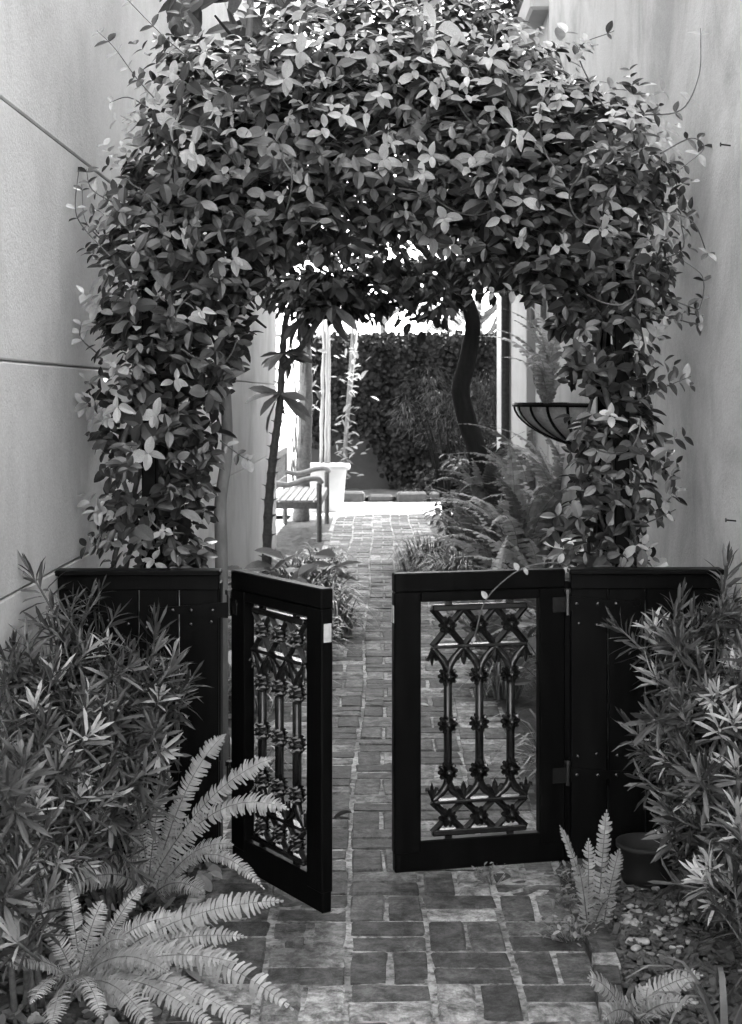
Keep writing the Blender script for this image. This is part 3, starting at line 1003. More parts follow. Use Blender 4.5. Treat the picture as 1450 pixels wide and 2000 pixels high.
# woody stems inside
mb = MB()
for side in (-1, 1):
    for k in range(7):
        pts = []
        for q in range(9):
            t = q / 8
            if t < 0.55: x, z = (-0.80 if side < 0 else 0.83), t / 0.55 * 1.9
            else:
                a = (t - 0.55) / 0.45 * 1.5
                x, z = (-0.80 * math.cos(a) if side < 0 else 0.83 * math.cos(a)), 1.9 + 0.75 * math.sin(a)
            pts.append(Vector((x + random.gauss(0, 0.05), 5.1 + random.gauss(0, 0.10), z)) - VC)
        mb.tube(spline(pts, 4), rnd(0.005, 0.012), 6)
mb.build('stem', M_stem, vine, True)

# ================================================================== TREES
# slender grey tree behind the left fence panel
T0 = Vector((-0.60, 5.3, 0))
st = empty('slender_tree', T0)
tag(st, 'slender tree with smooth grey bent trunk behind the black fence', 'tree')
def tp(px, py, d): return at(px, py, d) - T0
mb = MB()
S = spline([Vector((0.0, 0.05, -0.05)), tp(433, 1110, 5.35), tp(431, 985, 5.35), tp(444, 880, 5.35), tp(441, 760, 5.35), tp(437, 660, 5.37), tp(448, 540, 5.4), tp(462, 380, 5.45), tp(478, 200, 5.5), tp(487, 60, 5.5), tp(492, -80, 5.5)], 5)
mb.tube(S, [0.026 - 0.014 * i / len(S) for i in range(len(S))], 10)
mb.build('trunk', M_bark_pale, st, True)
mb = MB()
for (a, b) in (((446, 560), (520, 640)), ((440, 690), (410, 650)), ((441, 850), (420, 800)), ((486, 90), (420, 30)), ((486, 80), (560, 20))):
    pa, pb = tp(*a, 5.4), tp(*b, 5.3)
    mb.tube([pa, (pa + pb) / 2 + Vector((0, 0, -0.02)), pb], [0.009, 0.007, 0.004], 6)
mb.build('branch', M_bark_dark, st)
BM = [leaf_mesh('leaf', s, M_broad) for s in LANCE_SHAPES] + [leaf_mesh('leaf', LEAF_SHAPES[0], M_broad)]
BM2 = [leaf_mesh('leaf', s, M_broad_light) for s in LANCE_SHAPES] + [leaf_mesh('leaf', LEAF_SHAPES[0], M_broad_light)]
for k in range(90):
    px, py = rnd(330, 620), rnd(-140, 70)
    if abs(px - 487) > 60 and py > 40: continue
    p = tp(px, py, rnd(5.4, 5.9))
    link('leaf', random.choice(BM + BM2[:1]), st, leaf_matrix(p, Vector((rnd(-1, 1), rnd(-0.6, 0.3), -rnd(0.1, 1.2))), Vector((rnd(-.7, .7), -0.8, rnd(0.2, 1))), rnd(0.11, 0.19), 1.3))

# scarred, bent plant with leaf rosettes
T1 = at(522, 1000, 10.7); T1.z = 0
ros = empty('rosette_tree', T1)
tag(ros, 'tall bare-stemmed plant ringed with leaf scars, drooping leaf rosettes, beside the bench', 'tree')
def cane(pts, r0, r1, name='trunk'):
    S = spline([at(*p) - T1 for p in pts], 12)
    mb = MB()
    n = len(S)
    rad = []
    for i in range(n):
        t = i / n
        rad.append((r0 + (r1 - r0) * t) * (1.0 + (0.16 if i % 3 == 0 else 0.0)))
    mb.tube(S, rad, 10)
    o = mb.build(name, M_bark_mid, ros, True)
    sp = MB()
    for i in range(0, n, 3):
        for q in range(4):
            a = rnd(0, 6.28)
            u = Vector((math.cos(a), math.sin(a), 0.2))
            sp.tube([S[i] + u * rad[i] * 0.8, S[i] + u * (rad[i] + 0.028) + Vector((0, 0, 0.006))], [0.006, 0.001], 4, False)
    sp.build('leaf_scar', M_bark_mid, o)
    return S
cane([(520, 1175, 10.7), (524, 1010, 10.7), (533, 900, 10.7), (546, 800, 10.7), (552, 700, 10.7), (560, 620, 10.7), (585, 560, 10.7)], 0.036, 0.020)
cane([(552, 720, 10.7), (580, 690, 10.6), (606, 650, 10.5), (640, 600, 10.5)], 0.025, 0.018, 'side_stem')
def whorl(px, py, d, n, L, droop, mats=BM):
    for k in range(n):
        a = 2 * math.pi * k / n + rnd(-0.3, 0.3)
        dr = Vector((math.cos(a), math.sin(a) * 0.8, rnd(-0.9, 0.5) - droop))
        link('leaf', random.choice(mats[:3] * 2 + BM2[:3]), ros, leaf_matrix(at(px, py, d) - T1, dr, Vector((0, -0.6, 1)) + rvec(0.3), L * rnd(0.65, 1.1), 1.15))
whorl(548, 770, 10.65, 11, 0.33, 0.15)
whorl(555, 690, 10.65, 9, 0.28, 0.0)
whorl(592, 620, 10.5, 9, 0.27, 0.1)
whorl(650, 595, 10.4, 8, 0.27, 0.1)
whorl(585, 545, 10.6, 8, 0.26, 0.0)

# leaning dark tree
T2 = at(945, 900, 11.2); T2.z = 0
lt = empty('leaning_tree', T2)
tag(lt, 'dark crooked tree trunk curving up from ferns, low canopy and added shading leaves above', 'tree')
mb = MB()
S = spline([at(p[0], p[1], 11.2) - T2 for p in ((962, 1140), (940, 980), (934, 890), (915, 830), (900, 765), (912, 710), (922, 660), (922, 620), (906, 575), (880, 540), (840, 505))], 6)
rr = [0.175 * 0.5 * (1 - 0.45 * i / len(S)) for i in range(len(S))]
mb.tube(S, rr, 14)
mb.tube([at(900, 765, 11.2) - T2, at(892, 752, 11.15) - T2], [0.045, 0.03], 8)
mb.build('trunk', M_bark_dark, lt, True)
mb = MB()
LIMBS = [[(905, 570), (860, 575), (790, 590), (700, 615), (640, 630)], [(900, 560), (930, 500), (960, 430), (990, 380)], [(880, 545), (820, 480), (760, 420), (700, 380)], [(895, 570), (850, 610), (800, 625)],
         [(860, 520), (800, 530), (720, 550), (640, 560), (580, 560)]]
for L_ in LIMBS:
    d_ = rnd(10.7, 11.3)
    P = spline([at(x, y, 11.2 + (d_ - 11.2) * i / 3) - T2 for i, (x, y) in enumerate(L_)], 5)
    mb.tube(P, [0.035 * (1 - 0.8 * i / len(P)) + 0.004 for i in range(len(P))], 7)
    for k in range(4, len(P), 3):
        q = P[k] + Vector((rnd(-0.2, 0.2), rnd(-0.2, 0.2), rnd(-0.15, 0.2)))
        mb.tube([P[k], (P[k] + q) / 2 + rvec(0.01), q], [0.008, 0.006, 0.003], 5)
mb.build('limb', M_bark_dark, lt, True)
mb = MB()
def crown(mb, centres, off, n_each, Lr, wid=1.2, shapes=LEAF_SHAPES):
    for (c, r, w) in centres:
        for k in range(int(n_each * w)):
            v = rvec(1.0); v.normalize()
            rr_ = r * (random.random() ** 0.45)
            p = c + Vector((v.x * rr_, v.y * rr_, v.z * rr_ * 0.75))
            mb.rv = random.random() + 0.001
            add_leaf(mb, random.choice(shapes), p - off, Vector((v.x, v.y, -rnd(0, 1))), Vector((rnd(-.5, .5), rnd(-.7, .3), 1)), rnd(*Lr), wid)
cs = []
for k in range(120):
    px, py = rnd(560, 1000), rnd(400, 625)
    lim = 575 + 50 * math.exp(-((px - 740) / 120.0) ** 2) if px < 900 else 545
    if py > lim: py = lim - rnd(0, 60)
    if py < 535 and random.random() < 0.45: continue
    cs.append((at(px, py, rnd(10.3, 12.2)), rnd(0.14, 0.30), rnd(0.5, 1.2)))
crown(mb, cs, T2, 50, (0.05, 0.13), 1.1)
crown(mb, [(Vector((rnd(-0.9, 1.7), rnd(11.0, 17.0), rnd(4.0, 5.4))), rnd(0.35, 0.6), 1) for k in range(60)], T2, 48, (0.12, 0.20), 1.2)  # unseen upper leaves, added to darken the far path, bench and porch
tag(mb.build('crown', M_tree, lt, True), kind='stuff')

# trees beyond the garden wall, in the sun
for (x, y, h, r, lab) in ((-3.6, 33, 6.2, 1.9, 'sunlit airy tree seen through the gap past the house end'), (1.9, 27.0, 5.2, 1.5, 'bleached sunlit tree just past the porch, beyond the creeper wall'), (0.0, 38, 8.0, 2.2, 'pale hazy tree rising above the middle of the creeper wall')):
    o = Vector((x, y, 0))
    t = empty('garden_tree', o)
    tag(t, lab, 'tree', 'trees beyond the garden wall')
    mb = MB()
    mb.tube(spline([(0, 0, -0.1), (0.1, 0, h * 0.3), (-0.05, 0.1, h * 0.6), (0.1, 0, h * 0.9)], 5), [0.13 - 0.006 * i for i in range(16)], 8)
    for k in range(7):
        a = rnd(0, 6.28); z = h * rnd(0.35, 0.7)
        mb.tube([(0, 0, z), (math.cos(a) * r * 0.5, math.sin(a) * r * 0.5, z + 0.5), (math.cos(a) * r * 0.9, math.sin(a) * r * 0.9, z + 1.0)], [0.05, 0.035, 0.012], 6)
    mb.build('trunk', M_bark_mid, t, True)
    mb = MB()
    cs = [(o + Vector((rnd(-r, r) * 0.8, rnd(-r, r) * 0.8, h * 0.7 + rnd(-0.32, 0.36) * h)), rnd(0.3, 0.6), 1) for k in range(26)]
    crown(mb, cs, o, 55, (0.10, 0.2), 1.2)
    tag(mb.build('crown', M_tree_far, t, True), kind='stuff')

# ================================================================== SHRUBS WITH NEEDLE LEAVES
def sprig(n, L, young, seed):
    random.seed(seed)
    mb = MB()
    mb.slot = 2
    mb.tube([(0, 0, -0.04), (0.002, 0, L * 0.5), (0, 0.002, L)], [0.0035, 0.003, 0.002], 5)
    for k in range(n):
        t = k / (n - 1)
        a = k * 2.39996
        el = R(8 + 62 * t ** 1.3) + rnd(-0.15, 0.15)
        d = Vector((math.cos(a) * math.cos(el), math.sin(a) * math.cos(el), math.sin(el)))
        nn = Vector((-math.cos(a) * math.sin(el), -math.sin(a) * math.sin(el), math.cos(el)))
        mb.slot = 1 if (young and t > 0.45) else 0
        mb.rv = random.random() * 0.5 + 0.001
        if random.random() < 0.12: continue
        add_leaf(mb, random.choice(NEEDLES), Vector((0, 0, L * (0.05 + 0.95 * t))), d, nn, rnd(0.055, 0.085) * (0.65 + 0.5 * math.sin(math.pi * (0.15 + 0.75 * t))), rnd(0.95, 1.25))
    return mb.mesh('sprig', [M_podo, M_podo_young, M_stem], True)
SPRIG = [sprig(26, 0.10, False, 1), sprig(30, 0.13, False, 2), sprig(22, 0.08, False, 3), sprig(28, 0.12, False, 4), sprig(34, 0.17, False, 8), sprig(18, 0.10, False, 9), sprig(24, 0.14, False, 10)]
SPRIG_Y = [sprig(24, 0.09, True, 5), sprig(20, 0.07, True, 6), sprig(16, 0.08, True, 12)]
random.seed(77)
def shrub(name, base, label, blobs, n, xlim):
    t = empty(name, base)
    tag(t, label, 'shrub')
    B = Vector(base)
    tot = sum(b[3] ** 2 for b in blobs)
    stems = MB()
    for (px, py, d, r) in blobs:
        c = at(px, py, d)
        rm = r / F * d
        root = Vector((B.x + rnd(-0.06, 0.06), B.y + rnd(-0.06, 0.06), -0.02))
        stems.tube([p - B for p in spline([root, root.lerp(c, 0.5) + Vector((0, 0.03, 0.02)), c], 4)], [0.010 - 0.0007 * i for i in range(9)], 6)
        for k in range(max(3, int(n * r * r / tot))):
            v = rvec(1.0)
            v.y -= 0.55; v.z += 0.25
            v.normalize()
            rr_ = rm * random.random() ** 0.35
            p = c + v * rr_
            if not (xlim[0] < p.x < xlim[1]) or p.z < 0.03: continue
            up = (v * 0.75 + Vector((0, -0.1, 0.75)) + rvec(0.35)).normalized()
            if p.y > 4.50: p.y = 4.50 - rnd(0, 0.1)
            tip = rr_ > rm * 0.65 and random.random() < 0.36
            s = rnd(0.7, 1.2)
            q = up.to_track_quat('Z', 'Y').to_matrix().to_4x4() @ Matrix.Rotation(rnd(0, 6.28), 4, 'Z')
            link('sprig', random.choice(SPRIG_Y if tip else SPRIG), t, Matrix.Translation(p - B) @ q @ Matrix.Scale(s, 4))
            if random.random() < 0.5:
                stems.tube([c - B, (c + p) / 2 - B - Vector((0, 0, 0.02)), p - B], [0.005, 0.004, 0.003], 5)
    stems.build('stem', M_stem, t, True)
    return t
shrub('needle_shrub', (-0.80, 4.25, 0), 'bushy narrow-leaved shrub under the scored wall, hiding the fence panel',
      [(150, 1250, 4.25, 44), (70, 1375, 4.1, 80), (160, 1365, 4.15, 90), (245, 1320, 4.25, 46), (325, 1355, 4.25, 42), (275, 1420, 4.2, 80), (190, 1540, 4.1, 95), (70, 1500, 3.95, 105), (80, 1620, 3.9, 105), (210, 1620, 4.1, 60)], 225, (-1.045, 9))
shrub('needle_shrub', (-0.86, 3.55, 0), 'narrow-leaved shrub with big pale tufts at the near end of the fern bed',
      [(10, 1590, 3.45, 75), (20, 1700, 3.40, 70), (-10, 1750, 3.35, 70), (40, 1860, 3.35, 60)], 34, (-1.045, 9))
shrub('needle_shrub', (0.98, 4.25, 0), 'upright narrow-leaved shrub with pale star-like tips against streaky wall',
      [(1400, 1235, 4.3, 45), (1300, 1275, 4.3, 40), (1365, 1310, 4.25, 55), (1425, 1370, 4.15, 70), (1350, 1400, 4.2, 55), (1335, 1480, 4.2, 60), (1415, 1480, 4.1, 85), (1350, 1570, 4.15, 70), (1350, 1640, 4.1, 60), (1430, 1600, 4.0, 80), (1410, 1680, 4.0, 60)], 225, (-9, 1.115))
shrub('needle_shrub', (1.02, 3.7, 0), 'narrow-leaved shrub with coarse leaves leaning over the mulch bed',
      [(1440, 1700, 3.8, 60), (1460, 1790, 3.65, 55), (1430, 1750, 3.8, 36), (1465, 1870, 3.5, 50)], 36, (-9, 1.115))

# ================================================================== FERNS
def frond_into(mb, P0, P1, P2, W, n, face, taper=0.75, droop=0.25, young=False):
    """arching rachis with two rows of leaflets"""
    L = 0
    prev = P0
    for i in range(n + 1):
        t = i / n
        p = bez(P0, P1, P2, t)
        L += (p - prev).length; prev = p
    step = L / n
    tw_ = rnd(0, 6.28)
    mb.slot = 1
    mb.tube([bez(P0, P1, P2, t / 10) for t in range(11)], [0.0022 - 0.00016 * t for t in range(11)], 4, False)
    mb.slot = 0
    for i in range(2, n + 1):
        t = i / n
        p = bez(P0, P1, P2, t)
        tg = ((P1 - P0) * (2 * (1 - t)) + (P2 - P1) * (2 * t)).normalized()
        side = tg.cross(face).normalized()
        up = side.cross(tg).normalized()
        if up.dot(face) < 0: up = -up
        w = W * min(1.0, t / 0.16 + 0.25) * ((1.0 if t < taper else max(0.10, (1 - (t - taper) / (1 - taper)) ** 0.8)) * (1 - 0.22 * t))
        side = (side + up * math.sin(tw_ + 5 * t) * 0.22).normalized()
        for s in (-1, 1):
            if random.random() < 0.025: continue
            w_ = w * rnd(0.78, 1.08)
            a = (side * s + tg * rnd(0.05, 0.42) - up * droop * rnd(0.0, 2.2)).normalized()
            hb = step * 0.43
            q0 = p - tg * hb; q1 = p + tg * hb
            m_ = p + a * w_ * 0.55 + up * w_ * 0.07
            e = p + a * w_ - up * w_ * 0.08 + tg * step * 0.2
            mb.rv = random.random() * 0.6 + 0.001
            mb.add([q0, q1, m_ - tg * hb * 0.95, m_ + tg * hb * 0.95, e - tg * hb * 0.55, e + tg * hb * 0.45], [(0, 2, 3, 1), (2, 4, 5, 3)])

def fern(base, label, fronds, mat, W=0.035, face=Vector((0.05, -0.75, 0.65)), n=52, group=None):
    """fronds: list of (tip point, bow height)"""
    B = Vector(base)
    t = empty('sword_fern', B)
    tag(t, label, 'fern', group)
    for (tip, bow, ww) in fronds:
        mb = MB()
        st_ = Vector((rnd(-0.025, 0.025), rnd(-0.025, 0.025), 0.0))
        P2 = Vector(tip) - B
        P1 = st_.lerp(P2, 0.45) + Vector((0, 0, bow))
        frond_into(mb, st_, P1, P2, W * ww, n, face + rvec(0.12), 0.84, 0.15)
        mb.build('frond', [mat, M_stem], t)
    return t
b1 = at(300, 1690, 4.15); b1.z = 0.10
A = lambda x, y, d: at(x, y, d)
fern(b1, 'large pale sword fern fanned out before the open gate', [
    (A(440, 1435, 4.20), 0.16, 1.05), (A(535, 1480, 4.10), 0.15, 1.15), (A(562, 1580, 4.0), 0.22, 1.2), (A(455, 1650, 4.0), 0.10, 0.9),
    (A(515, 1735, 3.9), 0.20, 0.7), (A(238, 1480, 4.25), 0.10, 0.8), (A(325, 1490, 4.3), 0.08, 0.8), (A(60, 1800, 3.7), 0.16, 1.15),
    (A(210, 1600, 4.2), 0.10, 0.6), (A(400, 1745, 3.9), 0.06, 0.9), (A(360, 1560, 4.25), 0.10, 0.9), (A(150, 1680, 4.0), 0.12, 0.9)], M_fern, 0.036)
b2 = at(150, 1900, 3.55); b2.z = 0.06
fern(b2, 'spreading sword fern sprawling over the brick edge in the nearest corner', [
    (A(550, 1760, 3.50), 0.12, 1.15), (A(460, 1880, 3.35), 0.10, 0.9), (A(570, 1970, 3.30), 0.22, 1.2), (A(350, 1790, 3.55), 0.10, 1.1),
    (A(280, 1730, 3.65), 0.06, 0.7), (A(40, 1740, 3.6), 0.06, 0.8), (A(130, 1720, 3.7), 0.05, 0.8), (A(420, 2010, 3.2), 0.14, 1.1),
    (A(300, 2010, 3.15), 0.12, 1.1), (A(200, 1760, 3.6), 0.06, 1.0), (A(0, 1880, 3.3), 0.08, 1.0), (A(100, 2010, 3.1), 0.10, 1.1), (A(480, 1830, 3.5), 0.10, 1.0), (A(330, 1900, 3.3), 0.12, 1.0), (A(250, 1840, 3.45), 0.10, 0.8), (A(60, 1960, 3.2), 0.09, 0.9), (A(520, 2030, 3.15), 0.16, 1.0), (A(200, 1990, 3.2), 0.12, 0.9)], M_fern, 0.036)
b3 = at(1165, 1770, 4.1); b3.z = 0.0
fern(b3, 'small upright fern at the brick edge below the hinge', [
    (A(1185, 1585, 4.15), 0.05, 1.0), (A(1095, 1615, 4.15), 0.07, 0.6), (A(1210, 1660, 4.05), 0.04, 1.0), (A(1130, 1690, 4.0), 0.05, 0.9), (A(1200, 1750, 3.95), 0.05, 0.9), (A(1150, 1640, 4.1), 0.03, 0.9)], M_fern, 0.028, n=24)
b4 = at(1240, 1980, 3.5); b4.z = 0.0
fern(b4, 'little pale fern at the foot of the mulch bed', [
    (A(1150, 1910, 3.45), 0.05, 1.0), (A(1370, 1905, 3.45), 0.05, 1.1), (A(1290, 1990, 3.3), 0.04, 1.0), (A(1180, 1990, 3.3), 0.05, 1.0), (A(1265, 1930, 3.5), 0.03, 0.8), (A(1340, 1960, 3.4), 0.04, 0.8)], M_fern, 0.034, n=22)

# fern bank along the right of the path
FV = []
for k in range(5):
    random.seed(300 + k)
    mb = MB()
    frond_into(mb, Vector((0, 0, 0)), Vector((0.28, 0, 0.42 + 0.05 * k)), Vector((0.62 + 0.05 * k, rnd(-0.08, 0.08), 0.22 + 0.05 * k)), 0.085, 26, Vector((0, 0, 1)), 0.35, 0.2)
    FV.append((mb.mesh('frond', [M_fern_dark, M_stem]), mb.mesh('frond', [M_fern, M_stem])))
random.seed(404)
def bank_fern(base, label, n, sc, light):
    B = Vector(base)
    t = empty('bank_fern', B)
    tag(t, label, 'fern', 'ferns in the right-hand bank')
    for k in range(n):
        a = 2 * math.pi * k / n + rnd(-0.25, 0.25)
        M = Matrix.Translation((rnd(-0.03, 0.03), rnd(-0.03, 0.03), 0)) @ Matrix.Rotation(a, 4, 'Z') @ Matrix.Rotation(-rnd(-0.15, 0.75), 4, 'Y') @ Matrix.Scale(sc * rnd(0.75, 1.15), 4)
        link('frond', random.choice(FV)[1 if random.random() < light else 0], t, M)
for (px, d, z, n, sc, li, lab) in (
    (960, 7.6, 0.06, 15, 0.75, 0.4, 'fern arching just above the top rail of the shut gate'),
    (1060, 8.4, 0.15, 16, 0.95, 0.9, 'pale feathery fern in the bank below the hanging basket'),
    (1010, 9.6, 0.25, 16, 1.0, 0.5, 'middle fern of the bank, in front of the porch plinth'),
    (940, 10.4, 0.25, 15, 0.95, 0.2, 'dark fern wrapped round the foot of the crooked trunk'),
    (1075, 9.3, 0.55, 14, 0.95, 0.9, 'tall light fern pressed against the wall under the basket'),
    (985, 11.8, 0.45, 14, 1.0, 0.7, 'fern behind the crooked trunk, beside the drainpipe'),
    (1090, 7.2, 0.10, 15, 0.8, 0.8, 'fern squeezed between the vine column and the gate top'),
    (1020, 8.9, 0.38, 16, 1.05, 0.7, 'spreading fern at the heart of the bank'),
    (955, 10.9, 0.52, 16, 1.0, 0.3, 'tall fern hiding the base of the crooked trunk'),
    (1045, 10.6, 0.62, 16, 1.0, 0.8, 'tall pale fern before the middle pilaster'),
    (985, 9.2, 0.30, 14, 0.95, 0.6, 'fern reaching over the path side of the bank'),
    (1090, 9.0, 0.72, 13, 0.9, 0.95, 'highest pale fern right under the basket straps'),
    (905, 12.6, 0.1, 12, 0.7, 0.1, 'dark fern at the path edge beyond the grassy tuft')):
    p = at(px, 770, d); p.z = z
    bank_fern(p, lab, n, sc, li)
# the earth of the bank they stand in
mb = MB()
vs, fs = [], []
nx, ny = 8, 24
for j in range(ny):
    for i in range(nx):
        x = 0.62 + (XR - 0.60) * i / (nx - 1); y = 7.2 + 6.6 * j / (ny - 1)
        e = math.sin(math.pi * j / (ny - 1)) ** 0.5 if 0 < j < ny - 1 else 0
        vs.append((x, y, -0.03 + e * (0.42 * (i / (nx - 1)) ** 1.3) + rnd(-0.02, 0.02)))
for j in range(ny - 1):
    for i in range(nx - 1): fs.append((j * nx + i, j * nx + i + 1, (j + 1) * nx + i + 1, (j + 1) * nx + i))
mb.add(vs, fs)
tag(mb.build('soil_bank', M_soil, smooth=True), kind='structure')

# feathery small tree in front of the creeper
T3 = at(880, 960, 14.5); T3.z = 0
ft = empty('feathery_shrub', T3)
tag(ft, 'fine feathery-leaved shrub in front of the dark creeper, behind crooked trunk', 'shrub')
mb = MB()
for k in range(9):
    e = at(rnd(770, 1010), rnd(735, 850), rnd(14.1, 15.2)) - T3
    mb.tube(spline([Vector((0, 0, 0)), e * 0.45 + Vector((0, 0, 0.25)), e], 5), [0.02 - 0.0016 * i for i in range(11)], 6)
mb.build('stem', M_bark_dark, ft, True)
mb = MB()
cs = [(at(rnd(775, 1030), rnd(735, 860), rnd(13.9, 15.4)), rnd(0.16, 0.30), 1) for k in range(26)]
crown(mb, cs, T3, 130, (0.05, 0.11), 0.5, LANCE_SHAPES)
tag(mb.build('crown', M_tree, ft, True), kind='stuff')
for (px, py, d, lab, n, mt) in ((900, 1000, 13.9, 'low leafy bush spilling onto the path before the sunny paving', 600, M_broad), (1060, 930, 12.5, 'loose leafy bush beside the porch pilaster', 500, M_tree), (850, 950, 21.3, 'dark low bush in the bed under the creeper', 420, M_ivy), (960, 945, 21.2, 'second dark bush of the far bed, behind crooked trunk', 420, M_ivy)):
    o = at(px, py, d); o.z = 0
    t = empty('leafy_bush', o); tag(t, lab, 'bush')
    c = at(px, py - 10, d)
    mb = MB()
    crown(mb, [(c + rvec(0.16), rnd(0.14, 0.26), 1) for k in range(9)], o, n / 9, (0.05, 0.10), 1.0)
    tag(mb.build('foliage', mt, t, True), kind='stuff')
    mb = MB()
    for k in range(6):
        mb.tube([(0, 0, -0.02), (rnd(-.1, .1), rnd(-.1, .1), 0.15), (rnd(-.25, .25), rnd(-.2, .2), 0.4)], [0.008, 0.006, 0.003], 5)
    mb.build('stem', M_stem, t)

# ================================================================== STRAP-LEAVED TUFTS
def tuft(name, base, label, n, L, spread, mat, w=0.012, group=None):
    B = Vector(base)
    mb = MB()
    for k in range(n):
        a = rnd(0, 6.28); l = L * rnd(0.6, 1.15)
        r0 = rnd(0, spread * 0.35)
        u = Vector((math.cos(a), math.sin(a), 0)); s = Vector((-u.y, u.x, 0))
        o = u * r0
        h = l * rnd(0.45, 0.95); out = l * rnd(0.35, 0.85)
        P0, P1, P2 = o, o + u * out * 0.35 + Vector((0, 0, h)), o + u * out + Vector((0, 0, h * rnd(0.1, 0.75)))
        mb.rv = random.random() + 0.001
        vs = []
        for i in range(6):
            t = i / 5
            p = bez(P0, P1, P2, t); ww = w * (1 - t) ** 0.6 * 0.5 + 0.0006
            vs += [p + s * ww, p - s * ww]
        mb.add(vs, [(2 * i, 2 * i + 1, 2 * i + 3, 2 * i + 2) for i in range(5)])
    o = mb.build(name, mat, None, True)
    o.location = B
    tag(o, label, 'grass tuft', group)
    return o
for (px, d, lab, n, L, w_) in ((655, 9.2, 'strap-leaved tuft spilling over the bricks just behind the open gate', 190, 0.40, 0.016), (590, 9.8, 'strap-leaved tuft showing above the open gate rail', 220, 0.44, 0.016), (500, 7.0, 'strap-leaved tuft in the slit beside the open gate', 150, 0.40, 0.014),
                           (610, 11.2, 'strap-leaved tuft in the middle of the path border', 170, 0.44, 0.016), (545, 8.6, 'strap-leaved tuft against the scored wall', 170, 0.40, 0.016), (640, 12.2, 'strap-leaved tuft at the path edge before the scarred stem', 150, 0.36, 0.016),
                           (640, 10.2, 'strap-leaved tuft flopping onto the path, nearest the bench', 210, 0.44, 0.018), (570, 10.6, 'strap-leaved tuft crowding the foot of the scarred stem', 200, 0.46, 0.016), (600, 8.4, 'strap-leaved tuft seen over the corner of the open gate', 180, 0.40, 0.016),
                           (470, 5.7, 'low strap-leaved tuft at the foot of the grey trunk', 120, 0.34, 0.014)):
    p = at(px, 770, d); p.z = 0
    tuft('strap_leaf_tuft', (p.x - 0.03, d, 0), lab, n, L, 0.45, M_strap, w_, 'strap-leaved border tufts')
p = at(845, 770, 12.6); tuft('grass_tuft', (p.x, 12.6, 0), 'dark fine grassy mound beside the pale stretch of path', 800, 0.46, 0.9, M_broad, 0.008)
tuft('grass_tuft', (at(905, 0, 11.6).x, 11.6, 0), 'rounded grassy mound against the bank, next to the dark one', 600, 0.44, 0.8, M_strap, 0.008)
p = at(880, 770, 8.4); tuft('grass_tuft', (0.62, 7.3, 0), 'loose grassy tuft at the bank edge above the shut gate', 120, 0.34, 0.3, M_strap, 0.010)
p = at(1420, 1960, 3.35); tuft('blade_leaf_plant', (p.x, 3.35, 0), 'plant with long arching blades at the near end of the mulch', 12, 0.40, 0.1, M_strap, 0.018)
# plants behind the gate bars on the right
p = at(1040, 1400, 5.5); tuft('strap_leaf_tuft', (0.72, 5.6, 0), 'strap-leaved tuft glimpsed through the shut gate bars', 110, 0.40, 0.3, M_strap, 0.014, 'strap-leaved border tufts')

# broad-leaved perennial under the bench
def broad_plant(base, label, n, L, mats, h):
    B = Vector(base)
    t = empty('broad_leaf_plant', B); tag(t, label, 'plant')
    stem = MB()
    for k in range(n):
        a = rnd(0, 6.28); r = rnd(0.03, 0.26); z = rnd(0.4, 1.0) * h
        p = Vector((math.cos(a) * r, math.sin(a) * r, z))
        stem.tube([Vector((0, 0, -0.01)), p * 0.5 + Vector((0, 0, 0.06)), p], [0.004, 0.003, 0.002], 4)
        link('leaf', random.choice(mats), t, leaf_matrix(p, Vector((math.cos(a), math.sin(a), rnd(-0.4, 0.6))), Vector((rnd(-.4, .4), -0.5, 1)), L * rnd(0.7, 1.2), 1.2))
    stem.build('stem', M_stem, t)
broad_plant((at(590, 770, 10.2).x, 10.2, 0), 'broad-leaved plant under the bench end, by the scarred stem', 34, 0.19, BM2, 0.42)
broad_plant((at(545, 770, 9.6).x, 9.6, 0), 'broad-leaved plant tight against the scored wall', 26, 0.17, BM2 + BM, 0.36)
broad_plant((at(470, 770, 7.2).x + 0.0, 7.2, 0), 'dark broad-leaved plant between grey trunk and path', 24, 0.15, BM + BM2, 0.45)
broad_plant((0.86, 6.6, 0), 'dark broad-leaved plant behind the hinge of the shut gate', 34, 0.16, BM, 0.55)
broad_plant((0.90, 5.5, 0), 'leafy plant rising behind the black fence under the vine', 40, 0.10, [LM[('m', 0)], LM[('m', 2)], LM[('y', 0)]], 1.0)

# ================================================================== BENCH
BO = Vector((-0.90, 15.95, 0))
bn = empty('garden_bench', BO)
tag(bn, 'pale slatted wooden garden bench with curved arms', 'bench')
xf, xb = -0.63, -1.17
ya, yb = 14.85, 17.05
for k in range(7):
    mb = MB(); mb.box(Vector((xb + 0.06 + k * 0.073, (ya + yb) / 2, 0.43)) - BO, (0.060, yb - ya - 0.06, 0.022), None, 0.004); mb.build('seat_slat', M_wood_bench, bn)
for y in (ya + 0.05, yb - 0.05):
    for x, hh in ((xf - 0.02, 0.62), (xb + 0.02, 0.92)):
        mb = MB(); mb.tube([Vector((x, y, 0)) - BO, Vector((x, y, hh)) - BO], 0.028, 8); mb.build('leg', M_bark_mid, bn)
    mb = MB()
    S = spline([Vector((xb, y, 0.63)) - BO, Vector((xb + 0.18, y, 0.60)) - BO, Vector((xb + 0.38, y, 0.655)) - BO, Vector((xf - 0.04, y, 0.665)) - BO, Vector((xf + 0.01, y, 0.61)) - BO], 5)
    mb.tube(S, 0.03, 8); mb.build('arm', M_wood_bench, bn, True)
    mb = MB(); mb.box(Vector(((xf + xb) / 2, y, 0.385)) - BO, (xf - xb - 0.06, 0.04, 0.07), None, 0.004); mb.build('seat_rail', M_bark_mid, bn)
